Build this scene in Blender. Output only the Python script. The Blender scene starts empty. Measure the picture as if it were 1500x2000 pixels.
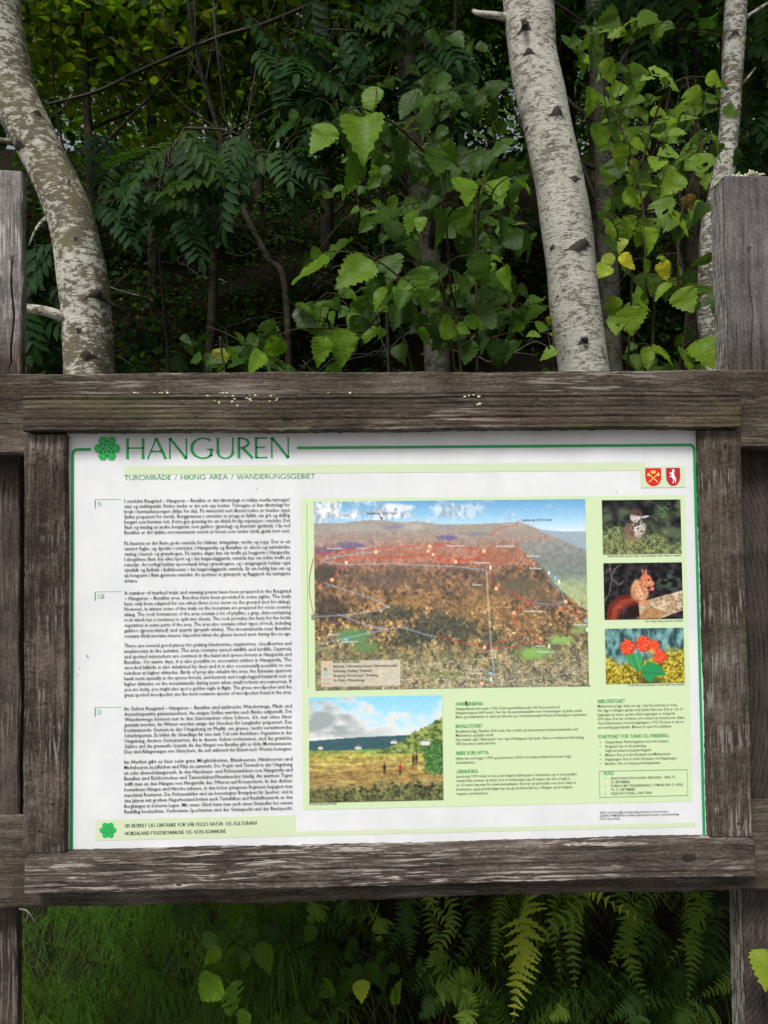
import bpy, math, random
import numpy as np
from mathutils import Matrix, Vector

random.seed(7)
scene = bpy.context.scene
COL = scene.collection

# ------------------------------------------------------------------ camera
CAM = np.array([-0.048, -1.4925, 1.5705])
YAW, PITCH, ROLL, FPX = math.radians(1.786), math.radians(2.033), math.radians(-0.644), 1500.0
_f = np.array([math.sin(YAW) * math.cos(PITCH), math.cos(YAW) * math.cos(PITCH), math.sin(PITCH)])
_r0 = np.array([math.cos(YAW), -math.sin(YAW), 0.0]); _u0 = np.cross(_r0, _f)
_r = math.cos(ROLL) * _r0 + math.sin(ROLL) * _u0
_u = -math.sin(ROLL) * _r0 + math.cos(ROLL) * _u0
cam_d = bpy.data.cameras.new('camera'); cam = bpy.data.objects.new('camera', cam_d); COL.objects.link(cam)
cam.matrix_world = Matrix(((_r[0], _u[0], -_f[0], CAM[0]), (_r[1], _u[1], -_f[1], CAM[1]), (_r[2], _u[2], -_f[2], CAM[2]), (0, 0, 0, 1)))
cam_d.sensor_fit = 'VERTICAL'; cam_d.sensor_height = 36.0; cam_d.lens = FPX * 36.0 / 2000.0
cam_d.clip_start = 0.05; cam_d.clip_end = 500.0
scene.camera = cam

# ------------------------------------------------------------------ world, sun, exposure
SUN_EL, SUN_AZ = math.radians(50), math.radians(207)      # azimuth clockwise from +Y (behind the camera, a little left)
w = bpy.data.worlds.new('World'); scene.world = w; w.use_nodes = True
nt = w.node_tree; bg = nt.nodes['Background']
sky = nt.nodes.new('ShaderNodeTexSky'); sky.sky_type = 'NISHITA'; sky.sun_disc = False
sky.sun_elevation = SUN_EL; sky.sun_rotation = SUN_AZ; sky.air_density = 1.0; sky.dust_density = 4.0; sky.ozone_density = 1.0
hs = nt.nodes.new('ShaderNodeHueSaturation'); hs.inputs['Saturation'].default_value = 0.22      # overcast: a whiter sky
nt.links.new(sky.outputs[0], hs.inputs['Color']); nt.links.new(hs.outputs[0], bg.inputs[0]); bg.inputs[1].default_value = 0.07
sd = bpy.data.lights.new('sun', 'SUN'); sd.energy = 2.0; sd.angle = math.radians(14); sd.color = (1.0, 0.975, 0.94)
sun = bpy.data.objects.new('sun', sd); COL.objects.link(sun)
_sv = Vector((math.sin(SUN_AZ) * math.cos(SUN_EL), math.cos(SUN_AZ) * math.cos(SUN_EL), math.sin(SUN_EL)))
sun.rotation_euler = _sv.to_track_quat('Z', 'Y').to_euler(); sun.location = (-3, -6, 9)
scene.view_settings.view_transform = 'Standard'; scene.view_settings.look = 'None'
scene.view_settings.exposure = 0.68; scene.view_settings.gamma = 1.0
scene.render.engine = 'CYCLES'
scene.cycles.max_bounces = 5; scene.cycles.diffuse_bounces = 2; scene.cycles.glossy_bounces = 2
scene.cycles.transmission_bounces = 4; scene.cycles.transparent_max_bounces = 4
scene.cycles.use_denoising = True

# ------------------------------------------------------------------ helpers
def at(px, py, Y=0.0):
    """point on the vertical plane y=Y seen at pixel (px,py) of the 1500x2000 survey photo"""
    d = _f + _r * ((px - 750.0) / FPX) + _u * ((1000.0 - py) / FPX)
    t = (Y - CAM[1]) / d[1]
    return CAM + d * t
def lin(c):
    c = np.asarray(c, float) / 255.0
    return np.where(c <= 0.04045, c / 12.92, ((c + 0.055) / 1.055) ** 2.4)
ORG = {}
def _link(o, parent, org):
    COL.objects.link(o)
    if parent is not None:
        o.parent = parent; o.location = Vector(org) - Vector(ORG[parent.name])
    else:
        o.location = org
    ORG[o.name] = tuple(org)
    return o
def thing(name, label, cat, loc, group=None):
    o = bpy.data.objects.new(name, None); o.empty_display_size = 0.1
    _link(o, None, tuple(float(v) for v in loc)); tag(o, label, cat, group); return o
def tag(o, label, cat, group=None, kind=None):
    o['label'] = label; o['category'] = cat
    if group: o['group'] = group
    if kind: o['kind'] = kind
    return o
def mesh(name, V, F, mat=None, smooth=True, cols=None, uv=None):
    V = np.asarray(V, np.float32); me = bpy.data.meshes.new(name)
    if isinstance(F, np.ndarray):
        k = F.shape[1]; n = len(F)
        me.vertices.add(len(V)); me.vertices.foreach_set('co', V.ravel())
        me.loops.add(n * k); me.loops.foreach_set('vertex_index', F.astype(np.int32).ravel())
        me.polygons.add(n); me.polygons.foreach_set('loop_start', np.arange(0, n * k, k, dtype=np.int32))
        try: me.polygons.foreach_set('loop_total', np.full(n, k, dtype=np.int32))
        except Exception: pass
        me.update(calc_edges=True)
    else:
        me.from_pydata([tuple(v) for v in V.tolist()], [], F)
    me.polygons.foreach_set('use_smooth', np.full(len(me.polygons), bool(smooth)))
    if cols is not None:
        a = me.color_attributes.new('Col', 'FLOAT_COLOR', 'POINT')
        c = np.ones((len(V), 4), np.float32); c[:, :3] = np.asarray(cols)[:, :3]; a.data.foreach_set('color', c.ravel())
    if uv is not None:
        l = me.uv_layers.new(name='UVMap'); idx = np.zeros(len(me.loops), np.int32); me.loops.foreach_get('vertex_index', idx)
        l.data.foreach_set('uv', np.asarray(uv, np.float32)[idx].ravel())
    if mat: me.materials.append(mat)
    me.validate(clean_customdata=False)
    return me
def obj(name, V, F, mat, parent=None, org=None, smooth=True, cols=None, uv=None):
    if org is None: org = ORG[parent.name] if parent is not None else (0, 0, 0)
    V = np.asarray(V, float) - np.asarray(org, float)
    o = bpy.data.objects.new(name, mesh(name, V, F, mat, smooth, cols, uv))
    return _link(o, parent, tuple(float(v) for v in org))
def place(name, me, parent, loc, rot, scale, color=None):
    o = bpy.data.objects.new(name, me); COL.objects.link(o)
    if parent is not None:
        o.parent = parent; loc = Vector(loc) - Vector(ORG[parent.name])
    o.location = loc; o.rotation_mode = 'QUATERNION'; o.rotation_quaternion = rot; o.scale = (scale,) * 3 if np.isscalar(scale) else scale
    if color is not None: o.color = (*color, 1.0)
    return o

class MB:
    """collects geometry"""
    def __init__(s): s.V = []; s.F = []; s.C = []
    def add(s, V, F, col=None):
        b = len(s.V); s.V.extend([tuple(v) for v in V]); s.F.extend([tuple(i + b for i in f) for f in F])
        if col is not None: s.C.extend([tuple(col)] * len(V))
    def tube(s, pts, rad, n=6, cap=True, col=None):
        pts = [Vector(p) for p in pts]; V = []; F = []
        up = Vector((0.31, 0.2, 0.93)).normalized()
        for i, p in enumerate(pts):
            t = (pts[min(i + 1, len(pts) - 1)] - pts[max(i - 1, 0)]).normalized()
            a = t.cross(up)
            if a.length < 1e-3: a = t.cross(Vector((1, 0, 0)))
            a.normalize(); b = t.cross(a); r = rad[i] if hasattr(rad, '__len__') else rad
            for k in range(n):
                an = 2 * math.pi * k / n; V.append(p + a * (r * math.cos(an)) + b * (r * math.sin(an)))
        for i in range(len(pts) - 1):
            for k in range(n):
                F.append((i * n + k, i * n + (k + 1) % n, (i + 1) * n + (k + 1) % n, (i + 1) * n + k))
        if cap: F.append(tuple(range(n - 1, -1, -1))); F.append(tuple(range((len(pts) - 1) * n, len(pts) * n)))
        s.add(V, F, col)
    def build(s, name, mat, parent=None, org=None, smooth=True):
        return obj(name, np.array(s.V), s.F, mat, parent, org, smooth, cols=s.C if s.C else None)

def spline(pts, n):
    """Catmull-Rom through rows of pts"""
    P = np.asarray(pts, float); P = np.vstack([2 * P[0] - P[1], P, 2 * P[-1] - P[-2]]); m = len(P) - 3; out = []
    for q in np.linspace(0, m - 1e-6, n):
        i = int(q); t = q - i; a, b, c, d = P[i:i + 4]
        out.append(0.5 * (2 * b + (c - a) * t + (2 * a - 5 * b + 4 * c - d) * t * t + (3 * b - 3 * c + d - a) * t ** 3))
    return np.array(out)

# ------------------------------------------------------------------ materials
class NG:
    def __init__(s, name):
        s.m = bpy.data.materials.new(name); s.m.use_nodes = True; s.t = s.m.node_tree
        s.p = s.t.nodes['Principled BSDF']; s.out = s.t.nodes['Material Output']
    def n(s, typ, **kw):
        nd = s.t.nodes.new('ShaderNode' + typ)
        for k, v in kw.items(): setattr(nd, k, v)
        return nd
    def l(s, a, b): s.t.links.new(a, b)
    def val(s, sock, v):
        if hasattr(v, 'links') or hasattr(v, 'is_linked'): s.l(v, sock)
        else: sock.default_value = v
    def math(s, op, a, b=0.0, clamp=False):
        nd = s.n('Math', operation=op, use_clamp=clamp); s.val(nd.inputs[0], a); s.val(nd.inputs[1], b); return nd.outputs[0]
    def mapping(s, vec, scale=(1, 1, 1), loc=(0, 0, 0), rot=(0, 0, 0)):
        nd = s.n('Mapping'); s.l(vec, nd.inputs[0]); nd.inputs['Scale'].default_value = scale; nd.inputs['Location'].default_value = loc
        nd.inputs['Rotation'].default_value = rot; return nd.outputs[0]
    def noise(s, vec, scale, detail=4.0, rough=0.55, dist=0.0):
        nd = s.n('TexNoise'); s.l(vec, nd.inputs['Vector']); nd.inputs['Scale'].default_value = scale
        nd.inputs['Detail'].default_value = detail; nd.inputs['Roughness'].default_value = rough; nd.inputs['Distortion'].default_value = dist
        return nd.outputs['Fac']
    def ramp(s, fac, stops):
        nd = s.n('ValToRGB'); s.l(fac, nd.inputs[0]); e = nd.color_ramp.elements
        while len(e) < len(stops): e.new(0.5)
        for i, (p, c) in enumerate(stops):
            e[i].position = p; e[i].color = (*c, 1.0) if hasattr(c, '__len__') else (c, c, c, 1.0)
        return nd.outputs[0]
    def mix(s, fac, a, b, blend='MIX'):
        nd = s.n('Mix', data_type='RGBA', blend_type=blend); s.val(nd.inputs[0], fac)
        for sock, v in ((nd.inputs[6], a), (nd.inputs[7], b)):
            if isinstance(v, tuple): sock.default_value = (*v, 1.0)
            else: s.l(v, sock)
        return nd.outputs[2]
    def bump(s, h, strength=0.5, dist=0.002):
        nd = s.n('Bump'); nd.inputs['Strength'].default_value = strength; nd.inputs['Distance'].default_value = dist
        s.l(h, nd.inputs['Height']); s.l(nd.outputs[0], s.p.inputs['Normal'])
    def coord(s, which='Object'):
        return s.n('TexCoord').outputs[which]

def flat(name, rgb, rough=0.5, spec=0.3):
    g = NG(name); g.p.inputs['Base Color'].default_value = (*[float(v) for v in rgb], 1); g.p.inputs['Roughness'].default_value = rough
    g.p.inputs['Specular IOR Level'].default_value = spec; return g.m

def wood(name, dark, mid, light, streak=0.5, axis='x', seed=0.0, green=0.0, knots=(), saw=0.0, rough=0.86, base_light=0.0, brown_below=None):
    if not saw and not base_light: dark, mid = (dark[0], dark[1] * .92, dark[2] * .82), (mid[0] * 1.02, mid[1] * .95, mid[2] * .88)
    g = NG(name); co = g.coord(); A = 0 if axis == 'x' else 2
    vec = co
    knot_core = None
    sep = g.n('SeparateXYZ'); g.l(co, sep.inputs[0])
    along = sep.outputs[A]; across = sep.outputs[2 - A]; depth = sep.outputs[1]
    ac = across
    for (ka, kc, kr) in knots:                      # grain flows round each knot
        da = g.math('MULTIPLY', g.math('SUBTRACT', along, ka), 0.38); dc = g.math('SUBTRACT', across, kc)
        d = g.math('SQRT', g.math('ADD', g.math('MULTIPLY', da, da), g.math('MULTIPLY', dc, dc)))
        fall = g.math('POWER', 2.718, g.math('MULTIPLY', g.math('DIVIDE', d, kr * 1.6), -1.0))
        sgn = g.math('DIVIDE', dc, g.math('ADD', d, 0.002))
        ac = g.math('SUBTRACT', ac, g.math('MULTIPLY', g.math('MULTIPLY', sgn, fall), kr * 1.5))
        core = g.math('LESS_THAN', g.math('ADD', d, g.math('MULTIPLY', g.noise(co, 90, 2), kr * 0.3)), kr * 0.5)
        knot_core = core if knot_core is None else g.math('MAXIMUM', knot_core, core)
    comb = g.n('CombineXYZ'); g.l(along, comb.inputs[0]); g.l(ac, comb.inputs[1]); g.l(depth, comb.inputs[2])
    v = comb.outputs[0]
    warp = g.noise(g.mapping(v, (1.6, 5, 5), (seed, seed * 1.7, 0)), 1.0, 2)
    ac2 = g.math('ADD', ac, g.math('MULTIPLY', g.math('SUBTRACT', warp, 0.5), 0.035))
    comb2 = g.n('CombineXYZ'); g.l(along, comb2.inputs[0]); g.l(ac2, comb2.inputs[1]); g.l(depth, comb2.inputs[2]); v2 = comb2.outputs[0]
    rings = g.noise(g.mapping(v2, (2.4, 62, 62), (seed, 3 + seed, 0)), 1.0, 2, 0.6)
    fine = g.noise(g.mapping(v2, (20, 330, 330), (seed * 2, 0, seed)), 1.0, 3, 0.65)
    blot = g.noise(g.mapping(co, (5, 9, 9), (seed * 3.1, 0, 0)), 1.0, 4, 0.6)
    t = g.math('ADD', g.math('MULTIPLY', rings, 0.42), g.math('MULTIPLY', fine, 0.58))
    t = g.math('ADD', t, g.math('MULTIPLY', g.math('SUBTRACT', blot, 0.5), 0.75))
    t = g.math('ADD', t, g.math('MULTIPLY', g.math('SUBTRACT', g.noise(g.mapping(co, (130, 300, 300)), 1.0, 2, 0.6), 0.5), 0.45))
    c = g.ramp(t, [(0.33, tuple(x * 0.55 for x in dark)), (0.45, dark), (0.62, mid), (0.8, tuple(0.5 * (a + b) for a, b in zip(mid, light)))])
    if base_light: c = g.mix(base_light, c, light)
    # worn streaks where the stain has gone
    patch = g.noise(g.mapping(co, (3.2, 12, 12), (seed * 5.3, seed, 2)), 1.0, 3, 0.6)
    sn = g.noise(g.mapping(v2, (11, 190, 190), (seed * 7, 5, 1)), 1.0, 3, 0.6)
    sm = g.math('MULTIPLY', g.ramp(sn, [(0.53, 0.0), (0.57, 1.0)]), g.ramp(patch, [(0.60 - 0.22 * streak, 0.0), (0.72 - 0.2 * streak, 1.0)]))
    c = g.mix(g.math('MULTIPLY', sm, min(1.0, 0.45 + 0.5 * streak)), c, light)
    # checks: thin dark cracks along the grain
    cn = g.noise(g.mapping(v2, (5.0, 110, 110), (seed * 11, 1, 7)), 1.0, 2, 0.5)
    ck = g.math('MULTIPLY', g.ramp(cn, [(0.27, 1.0), (0.32, 0.0)]), g.ramp(patch, [(0.4, 0.2), (0.6, 1.0)]))
    c = g.mix(g.math('MULTIPLY', ck, 0.8), c, tuple(x * 0.25 for x in dark))
    if green:
        gm = g.ramp(g.noise(g.mapping(co, (3.5, 14, 14), (seed, 9, 4)), 1.0, 6, 0.65), [(0.5, 0.0), (0.72, 1.0)])
        c = g.mix(g.math('MULTIPLY', gm, green), c, (0.12, 0.125, 0.05))
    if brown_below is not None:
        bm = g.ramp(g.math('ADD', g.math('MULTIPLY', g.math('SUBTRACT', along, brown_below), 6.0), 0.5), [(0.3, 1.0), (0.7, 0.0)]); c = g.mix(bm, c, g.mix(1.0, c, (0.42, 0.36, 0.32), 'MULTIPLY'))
    if knot_core is not None:
        c = g.mix(g.math('MULTIPLY', knot_core, 0.75), c, tuple(x * 0.35 for x in dark))
    h = g.math('SUBTRACT', g.math('ADD', g.math('MULTIPLY', fine, 0.5), g.math('MULTIPLY', rings, 0.6)), g.math('MULTIPLY', ck, 1.2))
    if saw:
        wv = g.n('TexWave', wave_type='RINGS', rings_direction='SPHERICAL'); g.l(g.mapping(co, (1, 1, 1), (0.9, 0, -0.3)), wv.inputs[0]); wv.inputs['Scale'].default_value = 30
        wv.inputs['Distortion'].default_value = 1.2; wv.inputs['Detail'].default_value = 2
        h = g.math('ADD', h, g.math('MULTIPLY', wv.outputs['Fac'], saw * .25)); c = g.mix(g.math('MULTIPLY', wv.outputs['Fac'], 0.10 * saw), c, light)
        c = g.mix(g.math('MULTIPLY', g.math('GREATER_THAN', depth, -0.024), g.ramp(fine, [(.42, 0.0), (.56, .8)])), c, (0.36, 0.34, 0.30))
    g.l(c, g.p.inputs['Base Color']); g.p.inputs['Roughness'].default_value = rough; g.p.inputs['Specular IOR Level'].default_value = 0.12
    g.bump(h, 0.85, 0.0022); return g.m

def leaf_mat(name, use='object', trans=0.45, rough=0.46, vein=True, spec=0.16):
    g = NG(name)
    if use == 'object': base = g.n('ObjectInfo').outputs['Color']
    else:
        a = g.n('VertexColor'); a.layer_name = 'Col'; base = a.outputs[0]
    co = g.coord(); blot = g.noise(co, 5.0 if use == 'object' else 60.0, 4, 0.6)
    base = g.mix(0.55, base, g.ramp(blot, [(0.3, 0.6), (0.7, 1.35)]), 'MULTIPLY')
    if vein:
        uv = g.n('SeparateXYZ'); g.l(g.coord('UV'), uv.inputs[0]); au = g.math('ABSOLUTE', uv.outputs[0])
        rib = g.math('LESS_THAN', au, 0.055)
        ph = g.math('FRACT', g.math('MULTIPLY', g.math('SUBTRACT', uv.outputs[1], g.math('MULTIPLY', au, 0.20)), 9.0))
        sv = g.math('LESS_THAN', ph, 0.12); vm = g.math('MAXIMUM', rib, g.math('MULTIPLY', sv, 0.6))
        base2 = g.mix(g.math('MULTIPLY', vm, 0.10), base, (0.16, 0.24, 0.07))
        tri = g.math('ABSOLUTE', g.math('SUBTRACT', ph, 0.5)); h = g.math('SUBTRACT', 0.5, tri)
        g.bump(g.math('SUBTRACT', h, rib), 0.10, 0.010)
        base = base2
    g.l(base, g.p.inputs['Base Color']); g.p.inputs['Roughness'].default_value = rough; g.p.inputs['Specular IOR Level'].default_value = spec
    tr = g.n('BsdfTranslucent'); tc = g.mix(1.0, base, (1.25, 1.45, 0.55), 'MULTIPLY'); g.l(tc, tr.inputs[0])
    mx = g.n('MixShader'); mx.inputs[0].default_value = trans; g.l(g.p.outputs[0], mx.inputs[1]); g.l(tr.outputs[0], mx.inputs[2]); g.l(mx.outputs[0], g.out.inputs[0])
    return g.m

def bark_mat(name, white, grey, brown, cover, fleck=1.0, seed=0.0):
    g = NG(name); co = g.coord()
    big = g.noise(g.mapping(co, (5, 5, 7), (seed, 0, seed)), 1.0, 5, 0.62)
    mid_ = g.noise(g.mapping(co, (34, 34, 62), (0, seed, 0)), 1.0, 5, 0.68)
    fine = g.noise(g.mapping(co, (60, 60, 210), (seed, seed, 0)), 1.0, 4, 0.6)
    c = g.ramp(fine, [(0.3, grey), (0.5, white), (0.75, tuple(min(1, x * 1.15) for x in white))])
    m = g.math('ADD', g.math('MULTIPLY', big, 0.40), g.math('MULTIPLY', mid_, 0.60))
    m = g.math('ADD', m, g.math('MULTIPLY', g.math('SUBTRACT', fine, 0.5), 0.3))
    c = g.mix(g.math('MULTIPLY', g.ramp(m, [(0.565 - cover * 0.11, 0.0), (0.60 - cover * 0.11, 1.0)]), 0.92), c, g.mix(fine, tuple(x * .6 for x in brown), tuple(x * 1.35 for x in brown)))
    ln = g.noise(g.mapping(co, (26, 26, 150), (3 + seed, 0, 0)), 1.0, 3, 0.5)       # lenticels
    c = g.mix(g.math('MULTIPLY', g.ramp(ln, [(0.61, 0.0), (0.66, 1.0)]), 0.75 * fleck), c, tuple(x * 0.4 for x in brown))
    ol = g.noise(g.mapping(co, (9, 9, 9), (9, seed, 3)), 1.0, 4, 0.6)
    c = g.mix(g.math('MULTIPLY', g.ramp(ol, [(0.5, 0.0), (0.7, 1.0)]), 0.45 * cover), c, (0.17, 0.165, 0.06))
    a = g.n('VertexColor'); a.layer_name = 'Col'
    sc = g.n('SeparateColor'); g.l(a.outputs[0], sc.inputs[0])
    sm = g.math('MULTIPLY', g.math('ADD', sc.outputs[0], g.math('MULTIPLY', g.math('SUBTRACT', mid_, 0.5), 1.4)), 1.0)
    sm = g.math('MULTIPLY', g.ramp(sm, [(0.35, 0.0), (0.6, 1.0)]), g.math('GREATER_THAN', sc.outputs[0], 0.02))
    c = g.mix(g.math('MULTIPLY', sm, 0.92), c, (0.028, 0.022, 0.018))
    g.l(c, g.p.inputs['Base Color']); g.p.inputs['Roughness'].default_value = 0.85; g.p.inputs['Specular IOR Level'].default_value = 0.08
    g.bump(g.math('ADD', g.math('ADD', fine, mid_), g.math('MULTIPLY', ln, -0.8)), 0.6, 0.004); return g.m

def twig_mat(name, a, b, rough=0.7):
    g = NG(name); c = g.ramp(g.noise(g.coord(), 70, 4, 0.6), [(0.35, a), (0.65, b)]); g.l(c, g.p.inputs['Base Color']); g.p.inputs['Roughness'].default_value = rough; g.p.inputs['Specular IOR Level'].default_value = 0.12
    return g.m

def col_mat(name, rough=0.3, spec=0.4):
    g = NG(name); a = g.n('VertexColor'); a.layer_name = 'Col'; g.l(a.outputs[0], g.p.inputs['Base Color'])
    g.p.inputs['Roughness'].default_value = rough; g.p.inputs['Specular IOR Level'].default_value = spec; return g.m

M = {}
M['leaf'] = leaf_mat('birch_leaf'); M['leafc'] = leaf_mat('crown_leaf', 'col', 0.5, 0.5, False, 0.10)
M['fern'] = leaf_mat('fern_frond', 'object', 0.40, 0.55, False, 0.10); M['horsetail'] = leaf_mat('horsetail_green', 'col', 0.35, 0.6, False, 0.06)
M['grass'] = leaf_mat('grass_blade', 'col', 0.35, 0.5, False, 0.1)
M['twig'] = twig_mat('green_twig', (0.022, 0.018, 0.010), (0.055, 0.05, 0.022)); M['darktwig'] = twig_mat('dark_twig', (0.018, 0.014, 0.010), (0.05, 0.042, 0.034), 0.45)
M['deadtwig'] = twig_mat('dead_twig', (0.12, 0.10, 0.08), (0.30, 0.27, 0.23))
M['bark_left'] = bark_mat('birch_bark_lichened', (0.45, 0.44, 0.38), (0.27, 0.255, 0.20), (0.10, 0.084, 0.054), 0.84, 0.7, 1.3)
M['bark_mid'] = bark_mat('birch_bark_pale', (0.44, 0.42, 0.375), (0.24, 0.225, 0.195), (0.15, 0.135, 0.10), 0.24, 0.9, 4.1)
M['bark_thin'] = bark_mat('birch_bark_thin', (0.44, 0.43, 0.40), (0.25, 0.24, 0.22), (0.10, 0.085, 0.06), 0.75, 1.0, 7.7)
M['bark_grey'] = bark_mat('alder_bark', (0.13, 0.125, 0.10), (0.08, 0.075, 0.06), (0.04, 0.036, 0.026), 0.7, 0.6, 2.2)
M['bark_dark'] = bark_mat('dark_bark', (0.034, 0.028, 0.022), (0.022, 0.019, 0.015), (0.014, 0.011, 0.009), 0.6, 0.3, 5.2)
K1, K2 = (0.046, 0.038, 0.033), (0.112, 0.094, 0.083)
M['w_rail'] = wood('wood_rail', (0.05, 0.042, 0.036), (0.105, 0.09, 0.078), (0.30, 0.275, 0.25), 0.35, 'x', 1.0, 0.12)
M['w_top'] = wood('wood_frame_top', K1, (0.085, 0.07, 0.06), (0.27, 0.24, 0.20), 0.32, 'x', 2.3, 0.5, knots=((0.312, 0.012, 0.008), (-0.19, -0.015, 0.011)))
M['w_bottom'] = wood('wood_frame_bottom', (0.055, 0.046, 0.042), (0.10, 0.086, 0.078), (0.42, 0.375, 0.345), 0.8, 'x', 3.9, 0.0, knots=((-0.205, -0.012, 0.010), (0.555, 0.004, 0.018), (-0.40, -0.02, 0.006)))
M['w_side'] = wood('wood_frame_side', K1, K2, (0.27, 0.25, 0.23), 0.5, 'z', 5.1, 0.0, knots=((0.33, 0.02, 0.007),))
M['w_side2'] = wood('wood_frame_side_b', K1, (0.095, 0.082, 0.070), (0.27, 0.25, 0.23), 0.4, 'z', 6.4, 0.1, knots=((0.36, 0.01, 0.007),))
M['w_low'] = wood('wood_low_rail', (0.055, 0.047, 0.041), (0.10, 0.088, 0.076), (0.25, 0.23, 0.21), 0.25, 'x', 7.2, 0.1)
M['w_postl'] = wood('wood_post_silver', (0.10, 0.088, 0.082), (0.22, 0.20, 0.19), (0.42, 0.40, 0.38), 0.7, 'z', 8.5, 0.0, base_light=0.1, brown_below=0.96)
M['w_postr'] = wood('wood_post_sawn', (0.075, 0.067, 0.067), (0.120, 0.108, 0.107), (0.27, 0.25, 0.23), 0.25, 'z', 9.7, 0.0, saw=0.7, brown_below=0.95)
M['iron'] = flat('rusty_nail', (0.03, 0.024, 0.02), 0.6)

# ------------------------------------------------------------------ ground and hillside (structure)
def ground_z(x, y):
    x = np.asarray(x, float); y = np.asarray(y, float)
    xs = [-60, 0.12, 0.35, 0.6, 0.85, 1.1, 1.6, 2.5, 5, 9, 14, 22, 60]
    zs = [0, 0.0, 0.05, 0.20, 0.48, 0.74, 1.02, 1.50, 3.15, 5.95, 9.4, 12.2, 17]
    z = np.interp(y, xs, zs)
    k = np.clip((y - 0.2) / 2.0, 0, 1)
    z = z + k * (0.10 * np.sin(x * 2.1 + y * 1.3) + 0.07 * np.sin(x * 4.7 - y * 2.9 + 1) + 0.05 * np.sin(x * 9.1 + y * 7.3)) + np.clip(y - 3, 0, 8) * 0.02 * np.sin(x * 0.7 + 0.5)
    return z
def gz(x, y): return float(ground_z(x, y))
xs = np.concatenate([np.linspace(-60, -6, 28), np.linspace(-5.8, 5.8, 150), np.linspace(6, 60, 28)])
ys = np.concatenate([np.linspace(-60, -1, 30), np.linspace(-0.8, 4, 110), np.linspace(4.1, 16, 90), np.linspace(17, 60, 20)])
X, Y = np.meshgrid(xs, ys); Z = ground_z(X, Y) + np.where(Y > 0.15, 0.02, 0.003) * np.random.RandomState(3).randn(*X.shape) * (np.abs(X) < 6)
n0, n1 = X.shape
idx = np.arange(n0 * n1).reshape(n0, n1)
F = np.stack([idx[:-1, :-1], idx[:-1, 1:], idx[1:, 1:], idx[1:, :-1]], -1).reshape(-1, 4)
g = NG('forest_floor'); co = g.coord(); sp = g.n('SeparateXYZ'); g.l(co, sp.inputs[0])
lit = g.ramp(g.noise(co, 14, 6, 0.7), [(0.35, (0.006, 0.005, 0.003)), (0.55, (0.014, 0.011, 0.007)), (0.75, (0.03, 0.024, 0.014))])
gra = g.ramp(g.noise(co, 60, 5, 0.7), [(0.3, (0.13, 0.125, 0.115)), (0.7, (0.30, 0.29, 0.27))])
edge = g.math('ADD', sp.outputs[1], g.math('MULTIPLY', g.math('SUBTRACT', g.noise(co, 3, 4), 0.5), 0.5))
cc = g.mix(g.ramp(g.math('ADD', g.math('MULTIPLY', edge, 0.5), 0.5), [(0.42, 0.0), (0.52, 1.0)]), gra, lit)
g.l(cc, g.p.inputs['Base Color']); g.p.inputs['Roughness'].default_value = 0.95; g.p.inputs['Specular IOR Level'].default_value = 0.04; g.bump(g.noise(co, 40, 6, 0.7), 0.8, 0.02)
o = obj('ground', np.stack([X, Y, Z], -1).reshape(-1, 3), F, g.m); o['kind'] = 'structure'

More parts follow.
